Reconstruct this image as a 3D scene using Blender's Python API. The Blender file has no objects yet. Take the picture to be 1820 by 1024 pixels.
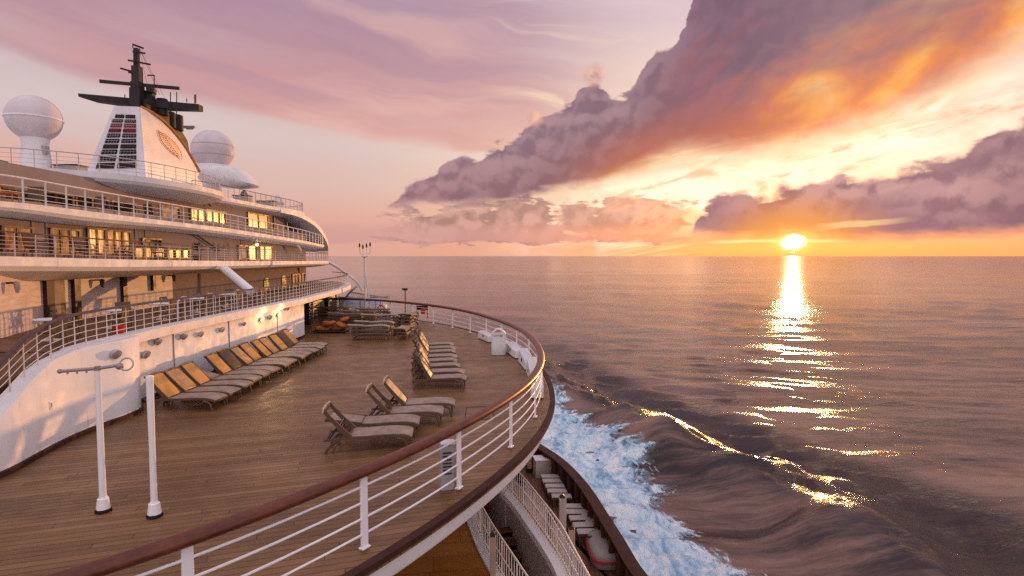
import bpy, math, random
import numpy as np
from mathutils import Vector, Matrix
random.seed(7)
R = math.radians
SC = bpy.context.scene
COL = SC.collection
# ------------------------------------------------------------------ camera
FPX = 1011.0                      # 20 mm lens on a 36 mm sensor, in photo pixels
CAMZ = 4.0                        # eye height over the terrace deck
PITCH = math.atan(57.0 / FPX)
cam = bpy.data.cameras.new('camera')
cam.lens = FPX / 1820.0 * 36.0
cam.sensor_width = 36.0
cam.clip_start = 0.1
cam.clip_end = 200000.0
camo = bpy.data.objects.new('camera', cam)
COL.objects.link(camo)
camo.location = (0, 0, CAMZ)
camo.rotation_euler = (math.pi / 2 - PITCH, 0, 0)
SC.camera = camo

def ray(px, py):
    u = (px - 910.0) / FPX
    v = (512.0 - py) / FPX
    cp, sp = math.cos(PITCH), math.sin(PITCH)
    return Vector((u, cp + v * sp, -sp + v * cp))

def onZ(px, py, z):
    d = ray(px, py); s = (z - CAMZ) / d.z
    return Vector((d.x * s, d.y * s, z))

def onX(px, py, X):
    d = ray(px, py); s = X / d.x
    return Vector((X, d.y * s, CAMZ + d.z * s))

def onY(px, py, Y):
    d = ray(px, py); s = Y / d.y
    return Vector((d.x * s, Y, CAMZ + d.z * s))

def proj(p):
    x, y, z = p[0], p[1], p[2] - CAMZ
    cp, sp = math.cos(PITCH), math.sin(PITCH)
    f = y * cp - z * sp
    up = y * sp + z * cp
    return 910 + FPX * x / f, 512 - FPX * up / f

def srgb(r, g, b):
    def c(v):
        v /= 255.0
        return v / 12.92 if v <= 0.04045 else ((v + 0.055) / 1.055) ** 2.4
    return (c(r), c(g), c(b), 1.0)

# sun: seen in the photograph at pixel (1410, 432)
_sd = ray(1410, 431).normalized()
SUN_AZ = math.atan2(_sd.x, _sd.y)          # clockwise from +Y
SUN_EL = math.asin(_sd.z)
SUN_DIR = _sd

# ------------------------------------------------------------------ shader expression helper
class T:
    """a node tree with small helpers that return sockets"""
    def __init__(s, tree):
        s.t = tree; s.n = tree.nodes; s.l = tree.links
    def node(s, typ, **kw):
        nd = s.n.new(typ)
        for k, v in kw.items(): setattr(nd, k, v)
        return nd
    def put(s, sock, v):
        if isinstance(v, bpy.types.NodeSocket): s.l.new(v, sock)
        elif v is not None: sock.default_value = v
    def m(s, op, a, b=None, c=None, clamp=False):
        nd = s.node('ShaderNodeMath', operation=op, use_clamp=clamp)
        s.put(nd.inputs[0], a)
        if b is not None: s.put(nd.inputs[1], b)
        if c is not None: s.put(nd.inputs[2], c)
        return nd.outputs[0]
    def add(s, a, b): return s.m('ADD', a, b)
    def sub(s, a, b): return s.m('SUBTRACT', a, b)
    def mul(s, a, b): return s.m('MULTIPLY', a, b)
    def mad(s, a, b, c): return s.m('MULTIPLY_ADD', a, b, c)
    def mx(s, a, b): return s.m('MAXIMUM', a, b)
    def mn(s, a, b): return s.m('MINIMUM', a, b)
    def vm(s, op, a, b=None):
        nd = s.node('ShaderNodeVectorMath', operation=op)
        s.put(nd.inputs[0], a)
        if b is not None: s.put(nd.inputs[1], b)
        return nd.outputs['Value'] if op in ('DOT_PRODUCT', 'LENGTH', 'DISTANCE') else nd.outputs[0]
    def sep(s, v):
        nd = s.node('ShaderNodeSeparateXYZ'); s.put(nd.inputs[0], v); return nd.outputs
    def comb(s, x, y, z):
        nd = s.node('ShaderNodeCombineXYZ')
        for i, q in enumerate((x, y, z)): s.put(nd.inputs[i], q)
        return nd.outputs[0]
    def ss(s, x, a, b, lo=0.0, hi=1.0, smooth=True):
        nd = s.node('ShaderNodeMapRange', interpolation_type='SMOOTHSTEP' if smooth else 'LINEAR')
        s.put(nd.inputs['Value'], x)
        s.put(nd.inputs['From Min'], a); s.put(nd.inputs['From Max'], b)
        s.put(nd.inputs['To Min'], lo); s.put(nd.inputs['To Max'], hi)
        return nd.outputs[0]
    def noise(s, v, scale, detail=4.0, rough=0.5, lac=2.0, dist=0.0, color=False):
        nd = s.node('ShaderNodeTexNoise'); nd.noise_dimensions = '3D'
        s.put(nd.inputs['Vector'], v); s.put(nd.inputs['Scale'], scale)
        s.put(nd.inputs['Detail'], detail); s.put(nd.inputs['Roughness'], rough)
        s.put(nd.inputs['Lacunarity'], lac); s.put(nd.inputs['Distortion'], dist)
        return nd.outputs['Color' if color else 'Fac']
    def voro(s, v, scale, feature='F1', smooth=0.5, detail=0.0, out='Distance', rnd=1.0):
        nd = s.node('ShaderNodeTexVoronoi', feature=feature)
        s.put(nd.inputs['Vector'], v); s.put(nd.inputs['Scale'], scale)
        if feature == 'SMOOTH_F1': nd.inputs['Smoothness'].default_value = smooth
        if 'Detail' in nd.inputs: nd.inputs['Detail'].default_value = detail
        nd.inputs['Randomness'].default_value = rnd
        return nd.outputs[out]
    def curve(s, x, pts, x0, x1, y0, y1):
        """piecewise-smooth function of x through pts, for x in x0..x1 and values in y0..y1"""
        xn = s.m('DIVIDE', s.sub(x, x0), x1 - x0, clamp=True)
        nd = s.node('ShaderNodeFloatCurve')
        s.put(nd.inputs['Value'], xn)
        c = nd.mapping.curves[0]
        P = sorted(((px - x0) / (x1 - x0), (py - y0) / (y1 - y0)) for px, py in pts)
        P = [(min(1, max(0, a)), min(1, max(0, b))) for a, b in P]
        c.points[0].location = P[0]; c.points[1].location = P[-1]
        for p in P[1:-1]: c.points.new(*p)
        nd.mapping.update()
        return s.mad(nd.outputs[0], y1 - y0, y0)
    def ramp(s, x, stops, interp='LINEAR'):
        nd = s.node('ShaderNodeValToRGB'); r = nd.color_ramp; r.interpolation = interp
        while len(r.elements) > 1: r.elements.remove(r.elements[-1])
        r.elements[0].position = stops[0][0]; r.elements[0].color = stops[0][1]
        for p, c in stops[1:]:
            e = r.elements.new(p); e.color = c
        s.put(nd.inputs[0], x)
        return nd.outputs[0]
    def mix(s, f, a, b, blend='MIX'):
        nd = s.node('ShaderNodeMix', data_type='RGBA', blend_type=blend)
        s.put(nd.inputs[0], f)
        s.put(nd.inputs[6], a); s.put(nd.inputs[7], b)
        return nd.outputs[2]
# ------------------------------------------------------------------ sky (world)
world = bpy.data.worlds.new('World'); SC.world = world
world.use_nodes = True
world.node_tree.nodes.clear()
def make_sky():
    t = T(world.node_tree)
    tc = t.node('ShaderNodeTexCoord').outputs['Generated']
    d = t.vm('NORMALIZE', tc)
    X, Y, Z = t.sep(d)
    DEG = 180 / math.pi
    az = t.mul(t.m('ARCTAN2', X, Y), DEG)
    el = t.mul(t.m('ARCSINE', Z), DEG)
    ang = lambda px, py: (math.degrees(math.atan2(ray(px, py).x, ray(px, py).y)),
                          math.degrees(math.asin(ray(px, py).normalized().z)))
    # angular distance to the sun, and an elongated one
    sa, se = math.degrees(SUN_AZ), math.degrees(SUN_EL)
    da = t.sub(az, sa); de = t.sub(el, se)
    dsun = t.m('SQRT', t.add(t.m('POWER', da, 2.0), t.m('POWER', de, 2.0)))
    dwide = t.m('SQRT', t.add(t.m('POWER', t.mul(da, 0.42), 2.0), t.m('POWER', t.mul(de, 1.0), 2.0)))
    # flattened coordinates: cloud forms stretch sideways towards the horizon
    P = t.comb(t.mul(az, 0.10), t.mul(el, 0.10), t.mul(Y, 0.35))
    Pf = t.comb(t.mul(az, 0.06), t.mul(el, 0.17), t.mul(Y, 0.35))
    # tilted streak coordinates for the high cirrus
    ca, sa_ = math.cos(R(7)), math.sin(R(7))
    su = t.add(t.mul(az, ca), t.mul(el, -sa_)); sv0 = t.add(t.mul(az, sa_), t.mul(el, ca))
    wob = t.noise(t.comb(t.mul(az, 0.030), t.mul(el, 0.075), 1.7), 1.0, 3.0, 0.55, dist=0.4)
    sv = t.add(sv0, t.mul(t.sub(wob, 0.5), 9.0))
    Pc = t.comb(t.mul(su, 0.016), t.mul(sv, 0.085), t.mul(Y, 0.2))
    C = srgb
    # ---- clear air: by elevation, away from the sun and toward it
    e01 = t.m('DIVIDE', el, 60.0, clamp=True)
    far = t.ramp(e01, [(0.0, C(222, 172, 156)), (0.05, C(212, 162, 156)), (0.12, C(212, 178, 174)),
                       (0.20, C(212, 192, 192)), (0.34, C(194, 172, 186)), (0.6, C(160, 146, 180)), (1.0, C(124, 124, 170))])
    near = t.ramp(e01, [(0.0, C(246, 172, 108)), (0.04, C(240, 184, 138)), (0.12, C(246, 216, 186)),
                        (0.22, C(255, 232, 205)), (0.36, C(226, 206, 210)), (0.6, C(190, 170, 200)), (1.0, C(140, 136, 182))])
    wnear = t.ss(da, 58.0, 4.0)
    wnear = t.mul(wnear, t.ss(da, -46.0, -8.0))
    base = t.mix(wnear, far, near)
    # ---- high cirrus, pink sheets with pale gaps
    n1 = t.noise(Pc, 1.3, 5.0, 0.55, dist=0.15)
    n2 = t.noise(t.vm('ADD', Pc, (3.1, 7.7, 1.3)), 2.6, 4.0, 0.52, dist=0.0)
    n3 = t.noise(t.vm('ADD', t.vm('MULTIPLY', Pc, (0.8, 2.4, 1.0)), (1.7, 4.4, 2.0)), 2.6, 4.0, 0.5, dist=0.0)
    cir = t.add(t.mul(n1, 0.55), t.add(t.mul(n2, 0.22), t.mul(n3, 0.23)))
    # a broad pink sheet that climbs to the upper left, a pale gap, then pink streaks low down
    sheet = t.curve(sv, [(-40, .2), (-6, .25), (-2, .40), (0.5, .55), (2.5, .42), (5.5, .08), (7.8, .12), (9.6, .62), (12, .92), (17, .95), (24, .72), (32, .55), (44, .6), (60, .6)], -40, 60, 0, 1)
    cm = t.ss(t.add(t.mul(t.sub(cir, 0.5), 2.7), sheet), 0.05, 1.05)
    ccol = t.ramp(t.m('DIVIDE', el, 45.0, clamp=True), [(0.0, C(222, 164, 146)), (0.18, C(222, 158, 146)), (0.30, C(206, 146, 146)), (0.48, C(172, 124, 142)), (1.0, C(146, 112, 150))])
    ccol = t.mix(t.mul(t.ss(n3, 0.42, 0.66), t.ss(el, 9.0, 17.0, 0.0, 0.38)), ccol, C(160, 126, 152))
    ccol = t.mix(t.mul(t.ss(n2, 0.50, 0.68), 0.45), ccol, C(236, 184, 172))
    cfade = t.ss(az, 16.0, -4.0, 0.30, 0.92)
    base = t.mix(t.mul(cm, cfade), base, ccol)
    # pale yellow wisps near the top centre
    w = t.ss(t.noise(t.vm('ADD', Pc, (11.0, 2.0, 5.0)), 3.2, 5.0, 0.55, dist=0.8), 0.50, 0.72)
    w = t.mul(w, t.mul(t.ss(az, -6.0, 6.0), t.ss(az, 30.0, 14.0)))
    w = t.mul(w, t.ss(el, 6.0, 12.0))
    base = t.mix(t.mul(w, 0.75), base, C(252, 222, 186))
    # ---- blaze of light in the gap between the two cloud banks
    gx0, gy0 = ang(1290, 330)
    gx1, gy1 = ang(1720, 205)
    gsl = (gy1 - gy0) / (gx1 - gx0)
    gline = t.sub(el, t.mad(t.sub(az, gx0), gsl, gy0))
    gap = t.mul(t.ss(t.m('ABSOLUTE', gline), 5.5, 0.2), t.mul(t.ss(az, -6.0, 14.0), t.ss(az, 52.0, 34.0)))
    gn = t.noise(Pf, 3.0, 5.0, 0.55, dist=0.7)
    gap = t.mul(gap, t.ss(gn, 0.25, 0.62))
    base = t.mix(gap, base, (1.16, 0.98, 0.80, 1.0))
    # thin bright streaks
    st = t.ss(t.noise(t.comb(t.mul(az, 0.05), t.mul(t.sub(el, t.mul(az, 0.16)), 0.9), 0.3), 1.6, 5.0, 0.6, dist=0.5), 0.52, 0.70)
    st = t.mul(st, t.mul(t.ss(t.m('ABSOLUTE', gline), 8.0, 1.0), t.mul(t.ss(az, 4.0, 14.0), t.ss(az, 46.0, 30.0))))
    base = t.mix(t.mul(st, 0.8), base, (1.5, 1.2, 0.80, 1.0))

    # ---- cloud texture shared by every bank: billows (rounded tops) and their shading
    warp = t.vm('SCALE', t.vm('SUBTRACT', t.noise(P, 3.5, 3.0, 0.5, color=True), (0.5, 0.5, 0.5)))
    warp.node.inputs['Scale'].default_value = 0.16
    Pw = t.vm('ADD', P, warp)
    def billow(p):
        a = t.voro(p, 1.9, 'SMOOTH_F1', 0.5)
        b = t.voro(p, 5.2, 'SMOOTH_F1', 0.5)
        c = t.noise(p, 9.0, 5.0, 0.55)
        return t.sub(1.08, t.add(t.add(t.mul(a, 0.66), t.mul(b, 0.34)), t.mul(c, 0.30)))
    bil = billow(Pw)
    bil2 = billow(t.vm('ADD', Pw, (-0.03, 0.07, 0.0)))      # a step toward the brighter upper air
    lit = t.ss(t.sub(bil2, bil), 0.10, -0.10)                # relief of the billows
    fbm = t.noise(Pf, 4.2, 7.0, 0.55, dist=0.4)
    soft = t.noise(Pf, 1.7, 4.0, 0.5, dist=0.5)
    edge = t.add(t.mul(t.sub(bil, 0.55), 3.4), t.mul(t.sub(fbm, 0.5), 2.6))     # in degrees

    def tab(px_pts): return [ang(*p) for p in px_pts]
    def bank(top, bot, wt, wb, sc_top=1.0, sc_bot=1.0, x0=None, x1=None):
        tp, bp = tab(top), tab(bot)
        a0 = min(p[0] for p in tp + bp) - 0.5; a1 = max(p[0] for p in tp + bp) + 0.5
        ys = [p[1] for p in tp + bp]; y0, y1 = min(ys) - 1, max(ys) + 1
        ft = t.curve(az, tp, a0, a1, y0, y1)
        fb = t.curve(az, bp, a0, a1, y0, y1)
        dt = t.add(t.sub(ft, el), t.mul(edge, sc_top))
        db = t.add(t.sub(el, fb), t.mul(t.sub(fbm, 0.5), 5.0 * sc_bot))
        wbs = wb if not isinstance(wb, tuple) else t.ss(az, wb[0], wb[1], wb[2], wb[3])
        m = t.mul(t.ss(dt, 0.0, wt), t.ss(db, t.mul(wbs, -0.5), wbs))
        inx = t.mul(t.ss(az, a0, a0 + 1.0), t.ss(az, a1 + 60.0, a1 + 30.0))
        return t.mul(m, inx), t.sub(ft, el), t.sub(el, fb)

    # ---- distant low puffs under the big bank
    pfn = t.noise(t.vm('ADD', Pf, (5.0, 3.0, 1.0)), 7.5, 8.0, 0.6, dist=0.3)
    puff_n = t.add(t.mul(bil, 0.22), t.add(t.mul(t.sub(fbm, 0.18), 0.75), t.mul(t.sub(pfn, 0.18), 0.62)))
    pel = t.curve(el, [(0, 0), (1.2, .55), (2.5, .85), (4, .8), (5.6, .5), (7.2, .12), (9, 0)], 0, 9, 0, 1)
    paz = t.mul(t.ss(az, -22.0, -6.0), t.ss(az, 22.0, 15.0))
    pm = t.ss(t.add(puff_n, t.mul(t.sub(t.mul(pel, paz), 0.75), 0.60)), 0.405, 0.490)
    pcol = t.mix(lit, C(142, 106, 118), C(194, 150, 150))
    pcol = t.mix(t.ss(dsun, 22.0, 6.0, 0.0, 0.12), pcol, C(236, 176, 144))
    base = t.mix(t.mul(pm, 0.92), base, pcol)
    # low stratus veil along the horizon
    vm_ = t.mul(t.ss(el, 3.6, 2.2), t.ss(t.add(el, t.mul(t.sub(soft, 0.5), 1.4)), 1.0, 1.6))
    vcol = t.mix(t.ss(dwide, 14.0, 3.0), C(198, 152, 154), C(230, 156, 124))
    base = t.mix(t.mul(vm_, 0.75), base, vcol)

    # torn wisps that drift across the bright gap
    wn_ = t.noise(t.comb(t.mul(az, 0.085), t.mul(t.sub(el, t.mul(az, 0.30)), 0.22), 6.0), 2.6, 7.0, 0.58, dist=0.35)
    wz = t.mul(t.mul(t.ss(t.m('ABSOLUTE', gline), 5.0, 1.0), t.ss(az, 5.0, 12.0)), t.ss(wn_, 0.53, 0.63))
    base = t.mix(t.mul(wz, 0.72), base, t.mix(t.ss(wn_, 0.55, 0.72), C(240, 190, 156), C(196, 138, 132)))
    # ---- the lower right bank
    mB, dtB, dbB = bank([(1150, 436), (1195, 408), (1225, 388), (1258, 352), (1300, 326), (1350, 330), (1392, 306), (1425, 296), (1500, 296), (1560, 306),
                         (1610, 288), (1660, 268), (1700, 262), (1735, 240), (1765, 214), (1820, 196), (1900, 170), (2100, 130)],
                        [(1150, 436), (1195, 424), (1240, 420), (1320, 424), (1420, 425), (1520, 424), (1600, 424), (1720, 420), (1820, 414), (2100, 400)],
                        0.8, 0.9, 1.0, 0.35)
    holes = t.noise(t.vm('ADD', Pf, (2.0, 9.0, 4.0)), 3.4, 7.0, 0.58, dist=0.5)
    mB = t.mul(mB, t.ss(t.add(holes, t.mul(t.ss(dtB, 1.2, 3.0), 0.14)), 0.30, 0.40))
    cB = t.mix(lit, C(154, 114, 124), C(208, 160, 158))
    cB = t.mix(t.mul(t.ss(soft, 0.40, 0.62), 0.75), cB, C(166, 126, 136))
    cB = t.mix(t.ss(az, 36.0, 44.0, 0.0, 0.45), cB, C(112, 84, 98))
    cB = t.mix(t.ss(dbB, 4.0, 0.8, 0.0, 0.55), cB, C(150, 108, 122))
    cB = t.mix(t.ss(dtB, 2.0, 0.0, 0.0, 0.30), cB, C(206, 154, 148))
    glowB = t.ss(t.m('SQRT', t.add(t.m('POWER', t.mul(da, 0.62), 2.0), t.m('POWER', de, 2.0))), 5.8, 0.8)
    cB = t.mix(t.mul(glowB, 0.95), cB, C(250, 158, 74))
    base = t.mix(mB, base, cB)
    # pale rift that splits the bank low down on the right
    rf = t.m('ABSOLUTE', t.sub(el, t.mad(t.sub(az, ang(1480, 402)[0]), 0.055, ang(1480, 402)[1])))
    rift = t.mul(t.ss(t.add(rf, t.mul(t.sub(fbm, 0.5), 1.6)), 0.28, 0.05), t.mul(t.ss(az, 27.0, 30.0), t.ss(az, 36.0, 31.5)))
    base = t.mix(t.mul(rift, 0.8), base, C(255, 214, 150))

    # ---- the great bank, upper right
    mA, dtA, dbA = bank([(560, 400), (640, 376), (680, 362), (705, 340), (730, 310), (770, 296), (805, 262), (860, 262), (905, 250), (945, 212), (975, 188), (1010, 178),
                         (1040, 146), (1062, 130), (1085, 150), (1108, 158), (1140, 118), (1165, 92), (1195, 72), (1214, 30), (1228, -10), (1270, -120), (1350, -260), (1820, -420), (2200, -460)],
                        [(560, 372), (640, 372), (700, 368), (790, 368), (880, 362), (960, 344), (1050, 332), (1120, 312), (1200, 290), (1290, 286),
                         (1380, 278), (1460, 258), (1560, 226), (1650, 186), (1720, 150), (1820, 92), (1950, 20), (2200, -120)],
                        0.5, (4.0, 22.0, 0.8, 3.0), 1.0, 0.42)
    litA = t.mad(t.sub(lit, 0.45), t.ss(dtA, 7.0, 0.5, 0.35, 1.0), 0.45)
    cA = t.mix(litA, C(108, 84, 102), C(172, 136, 144))
    cA = t.mix(t.ss(dtA, 7.0, 1.0, 0.0, 0.35), cA, C(186, 150, 158))
    cA = t.mix(t.mul(t.ss(az, 8.0, 18.0), 0.62), cA, t.mix(soft, C(144, 106, 126), C(110, 84, 102)))
    # long diagonal sweeps in the upper part
    sw = t.noise(t.comb(t.mul(t.sub(el, t.mul(az, 0.75)), 0.10), t.mul(t.add(t.mul(el, .75), az), 0.022), 2.0), 2.4, 4.0, 0.5, dist=0.5)
    cA = t.mix(t.mul(t.ss(sw, 0.47, 0.66), t.ss(az, 11.0, 22.0, 0.0, 0.75)), cA, C(182, 112, 112))
    # warm underside toward the sun
    warm = t.mul(t.ss(dbA, 6.5, 0.3), t.ss(az, 2.0, 13.0, 0.15, 1.0))
    cA = t.mix(t.mul(warm, 0.85), cA, C(206, 116, 84))
    org = t.mul(t.ss(t.add(dbA, t.mul(t.sub(soft, 0.5), 12.0)), 10.5, 1.0), t.ss(az, 19.0, 27.0))
    on = t.noise(t.comb(t.mul(t.sub(el, t.mul(az, 0.5)), 0.12), t.mul(t.add(az, t.mul(el, 0.5)), 0.075), 4.0), 2.2, 5.0, 0.5, dist=0.25)
    ocol = t.ramp(on, [(0.30, C(196, 112, 92)), (0.47, C(236, 136, 74)), (0.60, C(255, 176, 82)), (0.74, C(255, 214, 150))])
    cA = t.mix(org, cA, ocol)
    rim = t.mul(t.ss(dbA, 1.8, -0.5), t.ss(az, 2.0, 14.0))
    cA = t.mix(t.mul(rim, 0.7), cA, C(255, 190, 100))
    base = t.mix(mA, base, cA)
    # two small lit turrets on its shoulder
    for (tx, ty, rr) in ((1056, 138, 1.5), (950, 208, 1.2)):
        a_, e_ = ang(tx, ty)
        dd = t.m('SQRT', t.add(t.m('POWER', t.sub(az, a_), 2.0), t.m('POWER', t.sub(el, e_), 2.0)))
        tm = t.ss(t.sub(dd, t.mul(edge, 0.35)), rr, rr * 0.45)
        base = t.mix(t.mul(tm, 0.62), base, t.mix(lit, C(206, 150, 148), C(250, 186, 152)))

    # ---- sun: glow, broken edge, disc
    base = t.mix(t.mul(t.ss(dwide, 3.4, 0.3), 0.5), base, (1.0, 0.48, 0.13, 1.0))
    bandh = t.mul(t.ss(el, 1.3, 0.6), t.ss(t.m('ABSOLUTE', da), 26.0, 2.0))
    base = t.mix(t.mul(bandh, 0.5), base, C(255, 190, 100))
    sn = t.noise(t.vm('SCALE', d), 60.0, 5.0, 0.6)
    d2 = t.m('SQRT', t.add(t.m('POWER', t.mul(da, 0.70), 2.0), t.m('POWER', de, 2.0)))
    d2 = t.add(d2, t.mul(t.sub(t.noise(Pf, 22.0, 5.0, 0.6), 0.5), 0.9))
    base = t.mix(t.ss(d2, 1.8, 0.4, 0.0, 0.9), base, (1.35, 0.72, 0.20, 1.0))
    base = t.mix(t.ss(d2, 0.85, 0.40), base, (4.5, 3.3, 1.8, 1.0))
    # bright streak left of the sun just over the horizon
    s1 = t.mul(t.ss(t.m('ABSOLUTE', t.sub(t.add(el, t.mul(t.sub(fbm, .5), .5)), ang(1340, 429)[1])), 0.22, 0.05), t.mul(t.ss(az, 18.0, 21.5), t.ss(az, 32.0, 27.5)))
    base = t.mix(t.mul(s1, 0.6), base, (1.2, 0.88, 0.45, 1.0))

    # unseen sky overhead and behind, brightened as added fill light
    up = t.mx(t.ss(el, 26.0, 60.0), t.mul(t.ss(t.m('ABSOLUTE', az), 62.0, 110.0), t.ss(el, 0.0, 8.0)))
    base = t.mix(t.mul(up, 0.60), base, (1.06, 0.90, 0.94, 1.0))
    back = t.mul(t.ss(t.m('ABSOLUTE', az), 66.0, 120.0), t.ss(el, 0.0, 6.0))
    base = t.mix(t.mul(back, 0.8), base, (1.20, 1.05, 1.12, 1.0))
    # below the horizon: what the sea sends back up
    base = t.mix(t.ss(el, 0.0, -1.5), base, C(120, 92, 92))
    # the physical sky of the same sun, added faintly under the cloud
    nis = t.node('ShaderNodeTexSky'); nis.sky_type = 'NISHITA'
    nis.sun_disc = False; nis.sun_elevation = SUN_EL; nis.sun_rotation = SUN_AZ
    nis.air_density = 1.2; nis.dust_density = 1.5; nis.altitude = 20
    veil = t.m('SUBTRACT', 1.0, t.mul(t.mx(t.mul(mA, t.ss(az, 30.0, 20.0, 0.4, 1.0)), mB), 0.92))
    bg1 = t.node('ShaderNodeBackground'); t.put(bg1.inputs[0], t.mix(1.0, nis.outputs[0], t.comb(veil, veil, veil), 'MULTIPLY')); bg1.inputs[1].default_value = 0.05
    bg2 = t.node('ShaderNodeBackground'); t.put(bg2.inputs[0], base); bg2.inputs[1].default_value = 0.97
    ad = t.node('ShaderNodeAddShader')
    t.l.new(bg1.outputs[0], ad.inputs[0]); t.l.new(bg2.outputs[0], ad.inputs[1])
    out = t.node('ShaderNodeOutputWorld')
    t.l.new(ad.outputs[0], out.inputs[0])
make_sky()
world.cycles.sampling_method = 'MANUAL'
world.cycles.sample_map_resolution = 1024

sl = bpy.data.lights.new('sun', 'SUN'); sl.energy = 2.7; sl.angle = R(0.53); sl.color = (1.0, 0.44, 0.12)
so = bpy.data.objects.new('sun', sl); COL.objects.link(so)
so.rotation_euler = (-SUN_DIR).to_track_quat('-Z', 'Y').to_euler()
SC.view_settings.view_transform = 'Standard'
SC.view_settings.look = 'None'
SC.view_settings.exposure = 0.0
SC.view_settings.gamma = 1.0
SC.view_settings.use_curve_mapping = False
SC.render.engine = 'CYCLES'
SC.cycles.use_denoising = False
SC.cycles.max_bounces = 6
SC.cycles.diffuse_bounces = 3
SC.cycles.sample_clamp_indirect = 2.0
SC.cycles.caustics_reflective = False
SC.cycles.caustics_refractive = False
SC.cycles.transparent_max_bounces = 12
# ------------------------------------------------------------------ materials (all node based)
MATS = {}
def newmat(name):
    m = bpy.data.materials.new(name); m.use_nodes = True
    nt = m.node_tree; nt.nodes.clear()
    t = T(nt)
    b = t.node('ShaderNodeBsdfPrincipled'); o = t.node('ShaderNodeOutputMaterial')
    nt.links.new(b.outputs[0], o.inputs[0])
    MATS[name] = m
    t.b = b; t.o = o
    return m, t
def setp(t, **kw):
    names = dict(color='Base Color', rough='Roughness', metal='Metallic', normal='Normal', coat='Coat Weight', coatr='Coat Roughness',
                 spec='Specular IOR Level', ior='IOR', ecol='Emission Color', estr='Emission Strength', alpha='Alpha', trans='Transmission Weight', sheen='Sheen Weight')
    for k, v in kw.items(): t.put(t.b.inputs[names[k]], v)
def bump(t, h, strength=0.2, dist=0.01):
    nd = t.node('ShaderNodeBump'); nd.inputs['Strength'].default_value = strength; nd.inputs['Distance'].default_value = dist
    t.put(nd.inputs['Height'], h); return nd.outputs[0]
def objc(t): return t.node('ShaderNodeTexCoord').outputs['Object']
def posc(t): return t.node('ShaderNodeNewGeometry').outputs['Position']
def c3(r, g, b): return (r, g, b, 1.0)
def scl(t, v, s):
    return t.vm('MULTIPLY', v, s)

def paint(name, col, rough=0.4, spec=0.3, rust=0.0, var=0.06, dirt=None, dirt_amt=0.25, bumpy=0.03, scale=1.0, coat=0.0, streak=True, metal=0.0):
    m, t = newmat(name); p = posc(t)
    n = t.noise(p, 1.1 * scale, 5.0, 0.6)
    lo = tuple(max(0, c * (1 - var * 2)) for c in col); hi = tuple(min(1, c * (1 + var)) for c in col)
    c = t.mix(t.ss(n, 0.3, 0.7), c3(*lo), c3(*hi))
    if dirt:
        st = t.noise(scl(t, p, (3.0 * scale, 3.0 * scale, 0.35 * scale)) if streak else p, 2.2, 6.0, 0.62)
        c = t.mix(t.mul(t.ss(st, 0.52, 0.78), dirt_amt), c, c3(*dirt))
    if rust:
        rs = t.noise(scl(t, p, (5.0, 5.0, 0.5)), 1.0, 5.0, 0.55); rs2 = t.noise(p, 0.7, 3.0)
        c = t.mix(t.mul(t.mul(t.ss(rs, 0.62, 0.74), t.ss(rs2, 0.48, 0.62)), rust), c, c3(0.30, 0.13, 0.06))
    setp(t, color=c, rough=t.ss(t.noise(p, 3.0 * scale, 4.0), 0.3, 0.7, max(0.02, rough - 0.08), min(1, rough + 0.1)), metal=metal, spec=spec)
    if coat: setp(t, coat=coat, coatr=0.12)
    if bumpy: setp(t, normal=bump(t, t.noise(p, 6.0 * scale, 4.0, 0.55), 0.25, bumpy))
    return m
paint('white_paint', (0.74, 0.73, 0.74), 0.55, spec=0.2, rust=0.5, var=0.04, dirt=(0.42, 0.33, 0.27), dirt_amt=0.22, bumpy=0.004)
paint('white_gloss', (0.84, 0.83, 0.85), 0.3, var=0.02, dirt=(0.62, 0.54, 0.50), dirt_amt=0.10, bumpy=0.0, scale=2.0)
paint('house_shade_paint', (0.275, 0.225, 0.218), 0.8, spec=0.05, var=0.05, dirt=(0.14, 0.11, 0.10), dirt_amt=0.25, bumpy=0.008)  # darkened so the shade on the tier walls sits in the colour
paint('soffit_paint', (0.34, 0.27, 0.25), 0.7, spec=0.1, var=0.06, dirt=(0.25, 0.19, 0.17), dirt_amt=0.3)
paint('rail_metal', (0.70, 0.66, 0.64), 0.35, 0.06, dirt=(0.40, 0.24, 0.14), dirt_amt=0.25, bumpy=0.0, scale=3.0)
paint('thin_rail', (0.55, 0.48, 0.46), 0.4, 0.08, bumpy=0.0)
paint('dark_metal', (0.035, 0.030, 0.032), 0.45, 0.12, dirt=(0.10, 0.07, 0.05), dirt_amt=0.4, bumpy=0.01)
paint('black_rubber', (0.018, 0.016, 0.016), 0.6, 0.1, bumpy=0.004)
paint('brown_paint', (0.10, 0.052, 0.038), 0.45, 0.12, dirt=(0.05, 0.03, 0.025), dirt_amt=0.4, bumpy=0.006)
paint('pillar_brown', (0.055, 0.032, 0.026), 0.4, 0.1, bumpy=0.004)
paint('grey_metal', (0.30, 0.28, 0.28), 0.35, 0.1, dirt=(0.16, 0.11, 0.09), dirt_amt=0.4, bumpy=0.006, metal=0.3)
paint('lamp_metal', (0.50, 0.48, 0.48), 0.35, var=0.12, dirt=(0.14, 0.11, 0.09), dirt_amt=0.5, bumpy=0.004, metal=0.25, scale=4.0)
paint('grey_panel', (0.36, 0.33, 0.34), 0.5, 0.08, dirt=(0.2, 0.16, 0.14), dirt_amt=0.3)
paint('blue_cover', (0.34, 0.40, 0.50), 0.6, 0.12, dirt=(0.2, 0.18, 0.2), dirt_amt=0.4)
paint('dark_wicker', (0.120, 0.074, 0.048), 0.55, 0.2, dirt=(0.03, 0.02, 0.018), dirt_amt=0.4, bumpy=0.01, scale=3.0)
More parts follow.
